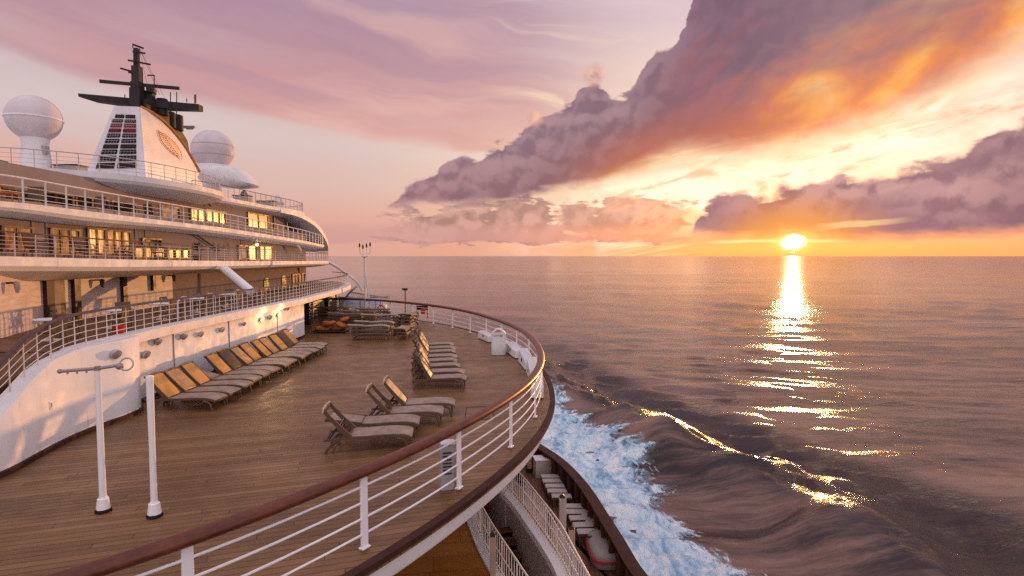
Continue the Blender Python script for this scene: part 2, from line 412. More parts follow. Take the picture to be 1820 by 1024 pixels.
paint('sunlit_cushion', (0.60, 0.30, 0.085), 0.6, 0.18, dirt=(0.20, 0.09, 0.03), dirt_amt=0.6, bumpy=0.03, scale=2.5, streak=False)  # orange of the low sun put into the pad colour
paint('rust_fabric', (0.36, 0.12, 0.03), 0.7, 0.25, dirt=(0.10, 0.03, 0.01), dirt_amt=0.6, bumpy=0.04, scale=3.0, streak=False)
paint('red_paint', (0.50, 0.035, 0.03), 0.4, 0.1, bumpy=0.003)
paint('pink_paint', (0.62, 0.22, 0.20), 0.45, 0.08, bumpy=0.003)
paint('orange_ring', (0.62, 0.13, 0.02), 0.5, 0.1, bumpy=0.003)
paint('pale_wood', (0.44, 0.32, 0.24), 0.5, 0.14, dirt=(0.24, 0.16, 0.11), dirt_amt=0.5, bumpy=0.008, scale=3.0)
paint('slab_white', (0.52, 0.47, 0.45), 0.55, 0.08, dirt=(0.30, 0.24, 0.21), dirt_amt=0.4)
paint('radome_white', (0.66, 0.60, 0.62), 0.42, 0.03, dirt=(0.45, 0.38, 0.36), dirt_amt=0.25, bumpy=0.0)
paint('orange_trim', (0.55, 0.22, 0.06), 0.35, 0.05, bumpy=0.0)
paint('red_slat', (0.22, 0.02, 0.025), 0.45, 0.1, bumpy=0.0)
paint('dark_glass', (0.020, 0.018, 0.020), 0.08, 0.05, bumpy=0.0)

def deck_wood(name, ang, width, cols, rough=0.42, seam=0.012, joint=3.6, spec=0.22):
    m, t = newmat(name); p = posc(t)
    ca, sa = math.cos(ang), math.sin(ang)
    x, y, z = t.sep(p)
    u = t.add(t.mul(x, ca), t.mul(y, sa)); v = t.add(t.mul(x, -sa), t.mul(y, ca))
    vi = t.m('DIVIDE', v, width)
    fl = t.m('FLOOR', vi); fr = t.m('FRACT', vi)
    wn = t.node('ShaderNodeTexWhiteNoise'); wn.noise_dimensions = '1D'; t.put(wn.inputs['W'], fl)
    rnd = wn.outputs['Value']
    un = t.add(t.m('DIVIDE', u, joint), t.mul(rnd, 7.31))
    seg = t.m('FLOOR', un); uf = t.m('FRACT', un)
    wn2 = t.node('ShaderNodeTexWhiteNoise'); wn2.noise_dimensions = '2D'; t.put(wn2.inputs['Vector'], t.comb(fl, seg, 0.0))
    r2 = wn2.outputs['Value']
    e = t.mn(fr, t.sub(1.0, fr)); e = t.mul(e, width)
    eu = t.mul(t.mn(uf, t.sub(1.0, uf)), joint)
    s = t.mx(t.ss(e, seam, seam * 0.45), t.ss(eu, seam, seam * 0.4))
    g = t.noise(t.comb(t.mul(u, 1.6), t.mul(v, 38.0), t.mul(r2, 9.0)), 1.0, 6.0, 0.62)
    g2 = t.noise(t.comb(t.mul(u, 0.35), t.mul(v, 0.5), 3.0), 1.0, 4.0, 0.6)
    c = t.ramp(t.add(t.mul(g, 0.62), t.mul(r2, 0.38)), [(0.2, c3(*cols[0])), (0.5, c3(*cols[1])), (0.85, c3(*cols[2]))])
    c = t.mix(t.ss(g2, 0.42, 0.70, 0.0, 0.5), c, c3(*[q * 0.62 for q in cols[0]]))
    blot = t.noise(p, 1.7, 6.0, 0.66)
    c = t.mix(t.ss(blot, 0.58, 0.74, 0.0, 0.35), c, c3(*[q * 0.5 for q in cols[0]]))
    worn = t.noise(scl(t, p, (0.35, 0.35, 1.0)), 1.0, 4.0, 0.6)
    c = t.mix(t.ss(worn, 0.52, 0.72, 0.0, 0.30), c, c3(*[q * 1.25 + 0.02 for q in cols[2]]))
    ring = t.voro(p, 0.9, 'F1'); spot = t.ss(t.add(ring, t.mul(t.sub(g2, 0.5), 0.3)), 0.10, 0.03)
    c = t.mix(t.mul(spot, 0.35), c, c3(0.03, 0.018, 0.012))
    c = t.mix(t.mul(s, 0.72), c, c3(0.016, 0.011, 0.009))
    rg = t.add(t.ss(t.noise(p, 2.3, 5.0, 0.6), 0.3, 0.7, rough - 0.10, rough + 0.12), t.mul(s, 0.2))
    h = t.sub(t.mul(g, 0.25), t.mul(s, 1.0))
    setp(t, color=c, rough=rg, normal=bump(t, h, 0.5, 0.006), spec=spec)
    return m
PLANK = math.atan2(1.0, 3.06)
deck_wood('teak', PLANK, 0.145, [(0.132, 0.066, 0.026), (0.202, 0.104, 0.042), (0.275, 0.152, 0.066)], 0.35, 0.009, 3.6, 0.28)
deck_wood('teak_upper', R(88), 0.16, [(0.10, 0.050, 0.028), (0.16, 0.080, 0.042), (0.22, 0.12, 0.06)], 0.45)
deck_wood('teak_glow', R(8), 0.62, [(0.30, 0.105, 0.018), (0.46, 0.175, 0.032), (0.58, 0.25, 0.06)], 0.30, 0.010, 1.7)  # warm lamp glow put into the wood colour
deck_wood('stair_wood', R(70), 0.30, [(0.16, 0.070, 0.030), (0.24, 0.105, 0.045), (0.30, 0.14, 0.06)], 0.4)

def varnish(name, c0, c1, rough, coat=0.25):
    m, t = newmat(name); p = posc(t)
    n = t.noise(scl(t, p, (3.0, 3.0, 3.0)), 1.0, 6.0, 0.6)
    g = t.noise(scl(t, p, (14.0, 14.0, 60.0)), 1.0, 5.0, 0.6)
    c = t.mix(t.ss(t.add(t.mul(n, 0.6), t.mul(g, 0.4)), 0.35, 0.65), c3(*c0), c3(*c1))
    setp(t, color=c, rough=t.ss(n, 0.3, 0.7, rough - 0.06, rough + 0.1), coat=coat, coatr=0.25, spec=0.3, normal=bump(t, g, 0.1, 0.003))
varnish('mahogany', (0.080, 0.020, 0.011), (0.155, 0.042, 0.019), 0.40, 0.12)
varnish('dark_cap', (0.050, 0.020, 0.013), (0.095, 0.036, 0.022), 0.42)
paint('cap_brown', (0.060, 0.026, 0.020), 0.6, spec=0.12, var=0.12, dirt=(0.035, 0.016, 0.012), dirt_amt=0.5, bumpy=0.004)

# panelled wall behind the middle terrace: pale metal planks with fine horizontal ribs
m, t = newmat('panel_wall'); p = posc(t); x, y, z = t.sep(p)
rib = t.m('SINE', t.mul(z, 130.0)); n = t.noise(scl(t, p, (1.0, 1.0, 9.0)), 1.3, 5.0, 0.6)
c = t.mix(t.ss(n, 0.35, 0.7), c3(0.50, 0.42, 0.40), c3(0.66, 0.57, 0.53))
setp(t, color=c, rough=t.ss(n, 0.3, 0.7, 0.45, 0.6), spec=0.15, normal=bump(t, t.mad(rib, 0.3, n), 0.4, 0.006))

# woven sling of the loungers
def sling(name, ca, cb):
    m, t = newmat(name); p = objc(t); x, y, z = t.sep(p)
    wx = t.m('SINE', t.mul(x, 260.0)); wy = t.m('SINE', t.mul(y, 260.0))
    w = t.mul(t.mul(wx, wy), 0.5)
    n = t.noise(p, 5.0, 5.0, 0.6)
    c = t.mix(t.ss(t.add(n, t.mul(w, 0.12)), 0.3, 0.7), c3(*ca), c3(*cb))
    setp(t, color=c, rough=0.5, normal=bump(t, w, 0.3, 0.003), sheen=0.1)
sling('sling_grey', (0.19, 0.128, 0.092), (0.32, 0.23, 0.17))
sling('sling_sunlit', (0.42, 0.19, 0.050), (0.62, 0.33, 0.10))  # orange of the low sun put into the weave colour
sling('sling_gold', (0.46, 0.30, 0.12), (0.62, 0.44, 0.20))

# glowing windows: lit rooms, and panes whose glow stands in for reflected sun
def glow_window(name, strength, tint):
    m, t = newmat(name); p = posc(t)
    n = t.noise(scl(t, p, (2.2, 2.2, 1.4)), 1.0, 4.0, 0.65)
    n2 = t.noise(scl(t, p, (14.0, 14.0, 2.0)), 1.0, 3.0, 0.6)
    k = t.mul(t.ss(n, 0.30, 0.72, 0.25, 1.2), t.ss(n2, 0.3, 0.65, 0.45, 1.1))
    setp(t, color=c3(0.05, 0.03, 0.02), rough=0.12, ecol=t.mix(t.ss(n, 0.35, 0.75), c3(tint[0], tint[1] * 0.62, tint[2] * 0.4), c3(*tint)), estr=t.mul(k, strength))
glow_window('window_glow', 0.8, (1.0, 0.56, 0.20))
glow_window('window_bright', 1.3, (1.0, 0.66, 0.26))
glow_window('window_dim', 0.42, (1.0, 0.48, 0.18))
m, t = newmat('bulb'); setp(t, color=c3(1, .8, .5), ecol=c3(1.0, 0.66, 0.28), estr=9.0)
for mm in ('window_glow', 'window_bright', 'window_dim', 'bulb'): MATS[mm].cycles.emission_sampling = 'NONE'
m, t = newmat('sign_ink'); setp(t, color=c3(0.06, 0.05, 0.05), rough=0.6)

# glass pane of the rail screens
m, t = newmat('screen_mesh'); p = posc(t); x, y, z = t.sep(p)
gx = t.m('ABSOLUTE', t.sub(t.m('FRACT', t.mul(y, 7.0)), 0.5)); gz = t.m('ABSOLUTE', t.sub(t.m('FRACT', t.mul(z, 9.0)), 0.5))
k = t.mx(t.ss(gx, 0.42, 0.46), t.ss(gz, 0.42, 0.46))
c = t.mix(k, c3(0.06, 0.045, 0.04), c3(0.42, 0.33, 0.27)); setp(t, color=c, rough=0.5)

# funnel emblem grille: gilt lattice
m, t = newmat('gilt'); p = posc(t)
n = t.noise(p, 8.0, 4.0); setp(t, color=t.mix(n, c3(0.36, 0.15, 0.08), c3(0.60, 0.30, 0.16)), rough=0.35, metal=0.4)
m, t = newmat('funnel_white'); p = posc(t); x, y, z = t.sep(p)
n = t.noise(p, 1.5, 5.0, 0.6); fine = t.noise(p, 30.0, 2.0)
setp(t, color=t.mix(t.ss(n, .3, .7), c3(.62, .60, .64), c3(.72, .70, .73)), rough=0.4, normal=bump(t, fine, 0.15, 0.01))

# ---- water
def water_mat():
    m, t = newmat('sea_water'); p = posc(t); x, y, z = t.sep(p)
    dist = t.vm('LENGTH', t.vm('SUBTRACT', p, (0.0, 0.0, CAMZ)))
    # waves run in from the right: crests lie roughly across the view
    def wv(sx, sy, rot, sc, det, rough=0.55):
        c, s = math.cos(R(rot)), math.sin(R(rot))
        q = t.comb(t.mul(t.add(t.mul(x, c), t.mul(y, s)), sx), t.mul(t.add(t.mul(x, -s), t.mul(y, c)), sy), 0.0)
        return t.noise(q, sc, det, rough)
    ripple = wv(0.60, 1.0, -8, 3.4, 5.0, 0.66)
    chop = wv(0.5, 1.0, 6, 0.95, 5.0, 0.66)
    patch = wv(0.25, 1.0, -4, 0.012, 3.0, 0.55)
    k = t.ss(patch, 0.35, 0.65, 0.55, 1.25)
    allw = wv(0.42, 1.0, -6, 0.035, 14.0, 0.56)
    sk = t.node('ShaderNodeAttribute'); sk.attribute_name = 'face_dark'; sk = sk.outputs['Fac']
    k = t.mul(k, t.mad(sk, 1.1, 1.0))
    h = t.add(t.add(t.mul(t.mul(ripple, k), 0.060), t.mul(t.mul(chop, k), 0.24)), t.mul(allw, 1.2))
    nd = t.node('ShaderNodeBump'); nd.inputs['Distance'].default_value = 1.0
    t.put(nd.inputs['Strength'], t.ss(dist, 60.0, 900.0, 0.95, 0.50))
    t.put(nd.inputs['Height'], h)
    tex = wv(0.16, 1.0, -5, 0.10, 14.0, 0.78)
    tx = t.ss(t.add(tex, t.mul(t.sub(patch, 0.5), 0.20)), 0.40, 0.60)
    col = t.mix(tx, c3(0.022, 0.015, 0.017), c3(0.235, 0.140, 0.108))  # brown sky reflection and ripple contrast put into the base colour
    col = t.mix(t.mul(sk, 0.9), col, t.mix(tx, c3(0.004, 0.005, 0.011), c3(0.026, 0.020, 0.027)))  # darkness of the steep wave face put into the water colour
    setp(t, color=col, rough=t.add(t.ss(dist, 60.0, 2500.0, 0.07, 0.08), t.mul(tx, 0.10)), ior=1.37, normal=nd.outputs[0], spec=0.5)
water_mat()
m, t = newmat('foam'); p = posc(t)
at = t.node('ShaderNodeAttribute'); at.attribute_name = 'cover'; cov = at.outputs['Fac']
w = t.vm('SCALE', t.vm('SUBTRACT', t.noise(p, 0.35, 3.0, color=True), (.5, .5, .5))); w.node.inputs['Scale'].default_value = 2.2
pw = t.vm('ADD', p, w)
f1 = t.noise(scl(t, pw, (1.0, 0.40, 1.0)), 0.55, 10.0, 0.70); f2 = t.noise(scl(t, pw, (1.0, 0.38, 1.0)), 2.2, 9.0, 0.74)
v1 = t.voro(pw, 0.9, 'F1')
dens = t.add(t.add(t.mul(f1, 0.55), t.mul(f2, 0.45)), t.mul(t.sub(v1, 0.4), 0.10))
thick = t.ss(t.add(t.mul(cov, 0.85), t.mul(t.sub(dens, 0.5), 2.0)), 0.12, 0.38)
vl = t.voro(pw, 0.75, 'DISTANCE_TO_EDGE'); lace = t.ss(t.add(vl, t.mul(t.sub(f2, 0.5), 0.5)), 0.22, 0.02)
thin = t.mul(t.ss(cov, 0.02, 0.45), t.mx(t.mul(lace, 0.75), t.ss(f2, 0.52, 0.62, 0.0, 0.5)))
al = t.mx(thick, thin)
c = t.ramp(dens, [(0.34, c3(0.14, 0.28, 0.40)), (0.43, c3(0.29, 0.49, 0.68)), (0.50, c3(0.52, 0.75, 0.93)), (0.59, c3(0.86, 0.96, 1.0))])  # blue of the skylight put into the foam colour
setp(t, color=c, rough=0.7, normal=bump(t, dens, 1.0, 0.8), alpha=al)
# ------------------------------------------------------------------ mesh building helpers
class MB:
    """collects shapes; build() links them as one mesh object"""
    def __init__(s): s.v = []; s.f = []
    def raw(s, vs, fs):
        b = len(s.v); s.v.extend(tuple(v) for v in vs); s.f.extend(tuple(b + i for i in f) for f in fs); return s
    def box(s, c, size, rz=0.0, M=None):
        hx, hy, hz = (q / 2 for q in size)
        vs = [Vector((x, y, z)) for x in (-hx, hx) for y in (-hy, hy) for z in (-hz, hz)]
        if M is None: M = Matrix.Rotation(rz, 3, 'Z')
        c = Vector(c)
        vs = [M @ v + c for v in vs]
        return s.raw(vs, [(0, 1, 3, 2), (4, 6, 7, 5), (0, 4, 5, 1), (2, 3, 7, 6), (0, 2, 6, 4), (1, 5, 7, 3)])
    def bar(s, a, b, w, h, up=(0, 0, 1)):
        """box from a to b, w wide and h high"""
        a, b = Vector(a), Vector(b); d = b - a; L = d.length
        if L < 1e-6: return s
        y = d / L; u = Vector(up)
        x = y.cross(u)
        if x.length < 1e-4: x = y.cross(Vector((1, 0, 0)))
        x.normalize(); z = x.cross(y)
        M = Matrix((x, y, z)).transposed()
        return s.box((a + b) / 2, (w, L, h), M=M)
    def tube(s, path, r, n=8, closed=False, ry=None, caps=True):
        P = [Vector(p) for p in path]; N = len(P)
        ry = r if ry is None else ry
        rings = []
        for i, p in enumerate(P):
            if closed: d = P[(i + 1) % N] - P[i - 1]
            else: d = P[min(i + 1, N - 1)] - P[max(i - 1, 0)]
            d.normalize()
            x = d.cross(Vector((0, 0, 1)))
            if x.length < 1e-3: x = Vector((1, 0, 0))
            x.normalize(); z = x.cross(d)
            k = r[i] if isinstance(r, (list, tuple)) else r
            kz = ry[i] if isinstance(ry, (list, tuple)) else ry
            rings.append([p + x * (k * math.cos(2 * math.pi * j / n)) + z * (kz * math.sin(2 * math.pi * j / n)) for j in range(n)])
        return s.loft(rings, ring_closed=True, path_closed=closed, caps=caps and not closed)
    def loft(s, rings, ring_closed=True, path_closed=False, caps=True):
        n = len(rings[0]); N = len(rings); vs = [v for r in rings for v in r]; fs = []
        for i in range(N if path_closed else N - 1):
            a = i * n; b = ((i + 1) % N) * n
            for j in range(n if ring_closed else n - 1):
                k = (j + 1) % n
                fs.append((a + j, a + k, b + k, b + j))
        if caps and ring_closed and not path_closed:
            fs.append(tuple(range(n - 1, -1, -1))); fs.append(tuple((N - 1) * n + j for j in range(n)))
        return s.raw(vs, fs)
    def prism(s, poly, z0, z1):
        n = len(poly)
        vs = [(p[0], p[1], z0) for p in poly] + [(p[0], p[1], z1) for p in poly]
        fs = [(j, (j + 1) % n, n + (j + 1) % n, n + j) for j in range(n)]
        fs += [tuple(range(n - 1, -1, -1)), tuple(range(n, 2 * n))]
        return s.raw(vs, fs)
    def lathe(s, prof, c, n=24, M=None):
        """prof: list of (radius, height) bottom to top"""
        c = Vector(c); rings = []
        for r, z in prof:
            ring = [Vector((r * math.cos(2 * math.pi * j / n), r * math.sin(2 * math.pi * j / n), z)) for j in range(n)]
            if M is not None: ring = [M @ q for q in ring]
            rings.append([q + c for q in ring])
        return s.loft(rings)
    def ball(s, c, r, n=24, m=14, sc=(1, 1, 1)):
        prof = [(max(1e-4, r * math.sin(math.pi * i / m)), -r * math.cos(math.pi * i / m)) for i in range(m + 1)]
        b = len(s.v); s.lathe(prof, (0, 0, 0), n)
        for i in range(b, len(s.v)):
            v = s.v[i]; s.v[i] = (v[0] * sc[0] + c[0], v[1] * sc[1] + c[1], v[2] * sc[2] + c[2])
        return s
    def torus(s, c, R_, r, n=28, m=10, M=None):
        c = Vector(c); M = M or Matrix.Identity(3)
        rings = []
        for i in range(n):
            a = 2 * math.pi * i / n; d = Vector((math.cos(a), math.sin(a), 0))
            rings.append([M @ (d * (R_ + r * math.cos(2 * math.pi * j / m)) + Vector((0, 0, r * math.sin(2 * math.pi * j / m)))) + c for j in range(m)])
        return s.loft(rings, path_closed=True)
    def build(s, name, mat, parent=None, smooth=True, bev=0.0, ang=35, label=None, origin=None):
        me = bpy.data.meshes.new(name)
        L = BASES.get(parent.name, Vector((0, 0, 0))) if parent is not None else Vector((0, 0, 0))
        if origin is not None: L = Vector(origin)
        L = Vector(L)
        me.from_pydata([(v[0] - L.x, v[1] - L.y, v[2] - L.z) for v in s.v], [], s.f)
        me.update()
        import bmesh
        bm = bmesh.new(); bm.from_mesh(me); bmesh.ops.recalc_face_normals(bm, faces=bm.faces); bm.to_mesh(me); bm.free()
        if smooth:
            me.polygons.foreach_set('use_smooth', [True] * len(me.polygons))
            me.set_sharp_from_angle(angle=R(ang))
        me.materials.append(MATS[mat])
        o = bpy.data.objects.new(name, me); COL.objects.link(o)
        BASES[o.name] = L
        if bev:
            bv = o.modifiers.new('bevel', 'BEVEL'); bv.width = bev; bv.segments = 2; bv.limit_method = 'ANGLE'; bv.angle_limit = R(40)
        if parent is not None: o.parent = parent
        if origin is not None: o.location = L
        if label: o['label'] = label
        return o

BASES = {}
def thing(name, label, cat, loc=(0, 0, 0), group=None, local=False, rz=0.0):
    o = bpy.data.objects.new(name, None); COL.objects.link(o)
    o.empty_display_size = 0.2
    o.location = loc; o.rotation_euler = (0, 0, rz)
    o['label'] = label; o['category'] = cat
    if group: o['group'] = group
    BASES[o.name] = Vector((0, 0, 0)) if local else Vector(loc)
    return o
def tag(o, label=None, cat=None, group=None, kind=None):
    if label: o['label'] = label
    if cat: o['category'] = cat
    if group: o['group'] = group
    if kind: o['kind'] = kind
    return o
def dup(root, loc, rz, label, group=None):
    r = root.copy(); COL.objects.link(r); r.location = loc; r.rotation_euler = (0, 0, rz)
    r['label'] = label
    if group: r['group'] = group
    for ch in list(root.children):
        c = ch.copy(); COL.objects.link(c); c.parent = r
        for g in list(ch.children):
            d = g.copy(); COL.objects.link(d); d.parent = c
    return r
ORD = ['first', 'second', 'third', 'fourth', 'fifth', 'sixth', 'seventh', 'eighth', 'ninth', 'tenth', 'eleventh', 'twelfth', 'thirteenth', 'fourteenth', 'fifteenth']

# curves ---------------------------------------------------------------
def resample(pts, step):
    P = [Vector(p) for p in pts]
    d = [0.0]
    for a, b in zip(P, P[1:]): d.append(d[-1] + (b - a).length)
    n = max(2, int(round(d[-1] / step)) + 1); out = []; k = 0
    for i in range(n):
        s = d[-1] * i / (n - 1)
        while k < len(P) - 2 and d[k + 1] < s: k += 1
        f = (s - d[k]) / max(1e-9, d[k + 1] - d[k])
        out.append(P[k].lerp(P[k + 1], f))
    return out
def catmull(pts, sub=8):
    P = [Vector(p) for p in pts]; Q = [2 * P[0] - P[1]] + P + [2 * P[-1] - P[-2]]; out = []
    for i in range(1, len(Q) - 2):
        for k in range(sub):
            t = k / sub; a, b, c, d = Q[i - 1], Q[i], Q[i + 1], Q[i + 2]
            out.append(0.5 * ((2 * b) + (-a + c) * t + (2 * a - 5 * b + 4 * c - d) * t * t + (-a + 3 * b - 3 * c + d) * t ** 3))
    out.append(P[-1]); return out
def relax(P, it=6):
    P = [Vector(p) for p in P]
    for _ in range(it):
        P = [P[0]] + [(P[i - 1] + 2 * P[i] + P[i + 1]) / 4 for i in range(1, len(P) - 1)] + [P[-1]]
    return P
def tangent(P, i):
    d = P[min(i + 1, len(P) - 1)] - P[max(i - 1, 0)]; d = Vector((d.x, d.y, 0)); d.normalize(); return d
def offset(P, k):
    """shift a plan curve to its right-hand side by k"""
    return [p + Vector((tangent(P, i).y, -tangent(P, i).x, 0)) * k for i, p in enumerate(P)]
def interp(tab, x):
    if x <= tab[0][0]: return tab[0][1]
    for (a, ya), (b, yb) in zip(tab, tab[1:]):
        if x <= b: return ya + (yb - ya) * (x - a) / (b - a)
    return tab[-1][1]
# ------------------------------------------------------------------ sea
SEA = -18.0
def sea_axis(lo_fine, hi_fine, step, lo, hi, grow=1.13):
    a = list(np.arange(lo_fine, hi_fine + 1e-6, step)); s = step; x = a[-1]
    while x < hi: s *= grow; x += s; a.append(x)
    s = step; x = a[0]; pre = []
    while x > lo: s *= grow; x -= s; pre.append(x)
    return np.array(pre[::-1] + a)
# crest of the hull's wave, followed along the photograph and laid on the sea
crest = [onZ(x, y, SEA) for x, y in ((955, 690), (1000, 716), (1060, 746), (1120, 772), (1200, 818), (1290, 862), (1400, 908), (1480, 948), (1560, 1004), (1640, 1060))]
crest = [2 * crest[0] - crest[1] + Vector((-6, 40, 0))] + crest
crest = resample(catmull(crest, 6), 1.5)
CR = np.array([(p.x, p.y) for p in crest])
def poly_dist(X, Y, C):
    """signed distance to a polyline (positive on its right), and the arc position 0..1"""
    best = np.full(X.shape, 1e9); sg = np.zeros(X.shape); arc = np.zeros(X.shape)
    for i in range(len(C) - 1):
        a, b = C[i], C[i + 1]; d = b - a; L2 = (d ** 2).sum()
        t = np.clip(((X - a[0]) * d[0] + (Y - a[1]) * d[1]) / L2, 0, 1)
        dx = X - a[0] - t * d[0]; dy = Y - a[1] - t * d[1]; q = np.hypot(dx, dy)
        m = q < best
        best[m] = q[m]; sg[m] = (-(d[0] * dy - d[1] * dx))[m]; arc[m] = ((i + t) / (len(C) - 1))[m]
    return best * np.sign(sg), arc
rng = np.random.default_rng(4)
WAVES = []
for lam, amp, n in ((34, .08, 3), (17, .055, 4), (8.5, .045, 5), (4.6, .030, 6), (2.7, .012, 7)):
    for _ in range(n):
        th = R(250) + rng.normal(0, 0.42); k = 2 * math.pi / (lam * rng.uniform(.8, 1.25))
        WAVES.append((k * math.cos(th), k * math.sin(th), amp * rng.uniform(.6, 1.2), rng.uniform(0, 6.28)))
def sea_h(X, Y):
    h = np.zeros(X.shape); w = np.zeros(X.shape)
    r = np.hypot(X, Y)
    gust = 1 + 3.2 * np.exp(-((X - 26 + (Y - 60) * 0.12) / 7.0) ** 2 - ((Y - 60) / 15.0) ** 2)      # a squall patch right of the wake
    for kx, ky, a, ph in WAVES:
        lam = 2 * math.pi / math.hypot(kx, ky)
        f = np.clip(1.6 - r / (lam * 30), 0, 1)
        s = np.sin(kx * X + ky * Y + ph + 0.6 * np.sin(0.05 * X - 0.03 * Y + ph))
        h += (a * gust if lam < 7 else a) * f * (s + 0.25 * (1 - np.abs(s)))
    d, arc = poly_dist(X, Y, CR)
    d = d + 0.9 * np.sin(arc * 31) + 0.4 * np.sin(arc * 77 + 1)
    env = np.interp(arc, [0, .12, .25, .55, .8, 1], [.0, .35, .75, 1.0, 1.15, .9])
    env = env * (0.86 + 0.20 * np.sin(arc * 27 + .5) + 0.13 * np.sin(arc * 66 + 2))
    ridge = np.where(d > 0, np.exp(-(d / 5.0) ** 2), np.exp(-(np.abs(d) / 6.0) ** 1.7))
    trough = np.exp(-((d + 11.0) / 4.0) ** 2)
    outer = np.exp(-((d - 16.0) / 8.0) ** 2)
    second = np.exp(-((d + 10.5) / 1.8) ** 2) * (0.5 + 0.5 * np.sin(arc * 30 + 2))
    h += env * (3.1 * ridge - 1.2 * trough + 0.35 * second + 1.2 * outer)
    h += env * np.exp(-((d + 3) / 8) ** 2) * (0.16 * np.sin(X * 1.1 - Y * .7 + 2 * np.sin(Y * .31)) + 0.09 * np.sin(X * 1.9 + Y * 1.1 + 1.5 * np.sin(X * .5)) + 0.04 * np.sin(X * 3.1 - Y * 2.2 + 2 * np.sin(Y * .9))) 
    return h
def make_sea():
    xs = sea_axis(-6, 74, 0.55, -60000, 60000); ys = sea_axis(26, 150, 0.55, -400, 60000)
    X, Y = np.meshgrid(xs, ys); n, m_ = X.shape
    near = (np.hypot(X, Y) < 1200)
    H = np.zeros(X.shape); H[near] = sea_h(X[near], Y[near])
    V = np.stack([X.ravel(), Y.ravel(), (SEA + H).ravel()], 1)
    idx = np.arange(n * m_).reshape(n, m_)
    F = np.stack([idx[:-1, :-1].ravel(), idx[:-1, 1:].ravel(), idx[1:, 1:].ravel(), idx[1:, :-1].ravel()], 1)
    me = bpy.data.meshes.new('sea'); me.vertices.add(len(V)); me.vertices.foreach_set('co', V.ravel())
    me.loops.add(F.size); me.loops.foreach_set('vertex_index', F.ravel().astype(np.int32))
    me.polygons.add(len(F)); me.polygons.foreach_set('loop_start', np.arange(0, F.size, 4).astype(np.int32))
    me.update(calc_edges=True); me.validate()
    face_dark = np.zeros(X.shape); d, arc = poly_dist(X[near], Y[near], CR)
    face_dark[near] = np.clip((d + 20) / 4, 0, 1) * np.clip((1.5 - d) / 3.0, 0, 1) * np.interp(arc, [0, .1, .3, 1], [0, .5, 1, 1])  # where the wave face is coloured dark
    at = me.attributes.new('face_dark', 'FLOAT', 'POINT'); at.data.foreach_set('value', face_dark.ravel().astype(np.float32))
    me.polygons.foreach_set('use_smooth', [True] * len(F))
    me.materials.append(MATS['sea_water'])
    o = bpy.data.objects.new('sea', me); COL.objects.link(o)
    tag(o, 'brown and mauve evening sea with low swell', kind='structure')
make_sea()
# foam thrown off the hull: between the ship's side and this outer edge
fo_px = [(955, 692), (985, 712), (1015, 740), (1060, 770), (1110, 792), (1150, 822), (1175, 865), (1190, 900), (1215, 945), (1260, 985), (1310, 1024), (1370, 1075)]
fo = [onZ(x, y, SEA) for x, y in fo_px]
fo = [fo[0] + Vector((-2, 18, 0))] + fo
def make_foam():
    xs = np.arange(-6, 34, 0.28); ys = np.arange(27, 112, 0.28)
    X, Y = np.meshgrid(xs, ys)
    ex = np.array([p.x for p in fo])[::-1]; ey = np.array([p.y for p in fo])[::-1]
    o_ = np.argsort(ey); edge = np.interp(Y, ey[o_], ex[o_])
    wig = 0.55 * np.sin(Y * .9) + .4 * np.sin(Y * 2.1 + 1.3) + .3 * np.sin(Y * 4.3 + .4)
    width = np.interp(Y, [28, 60, 85, 112], [6.5, 5.5, 4.0, 2.0]); edge = edge + width * 0.02
    cov = np.clip((edge + wig - X) / width, 0, 1)
    cov = cov * np.interp(Y, [98, 110], [1, 0])
    # streaky thinning inside, thick near the outer roll
    H = sea_h(X, Y)
    rs = np.random.default_rng(11); lump = np.zeros(X.shape)
    for lam, a, k in ((6.0, .16, 5), (2.4, .09, 7), (1.2, .06, 9), (0.75, .04, 9)):
        for _ in range(k):
            th = rs.uniform(0, 6.28); q = 6.28 / lam * rs.uniform(.8, 1.25)
            lump += a * np.sin(q * (X * math.cos(th) + Y * math.sin(th)) + rs.uniform(0, 6.28) + .8 * np.sin(X * .4 + Y * .3)) / math.sqrt(k)
    roll = np.exp(-((X - edge + 2.6) / 1.8) ** 2) * 0.55
    Z = SEA + H + 0.05 + np.clip(cov, 0, 1) * (0.25 + lump * 1.3 + roll)
    n, m_ = X.shape
    keep = cov > 0.003
    idx = np.arange(n * m_).reshape(n, m_)
    kf = (keep[:-1, :-1] | keep[:-1, 1:] | keep[1:, 1:] | keep[1:, :-1]).ravel()
    F = np.stack([idx[:-1, :-1].ravel(), idx[:-1, 1:].ravel(), idx[1:, 1:].ravel(), idx[1:, :-1].ravel()], 1)[kf]
    used = np.unique(F); rm = -np.ones(n * m_, int); rm[used] = np.arange(len(used))
    V = np.stack([X.ravel(), Y.ravel(), Z.ravel()], 1)[used]; F = rm[F]
    me = bpy.data.meshes.new('wake_foam'); me.from_pydata(V.tolist(), [], F.tolist()); me.update()
    at = me.attributes.new('cover', 'FLOAT', 'POINT'); at.data.foreach_set('value', cov.ravel()[used].astype(np.float32))
    me.polygons.foreach_set('use_smooth', [True] * len(F))
    me.materials.append(MATS['foam'])
    o = bpy.data.objects.new('wake_foam', me); COL.objects.link(o)
    tag(o, 'pale blue churned wake foam along the ship side', 'foam', kind='stuff')
make_foam()
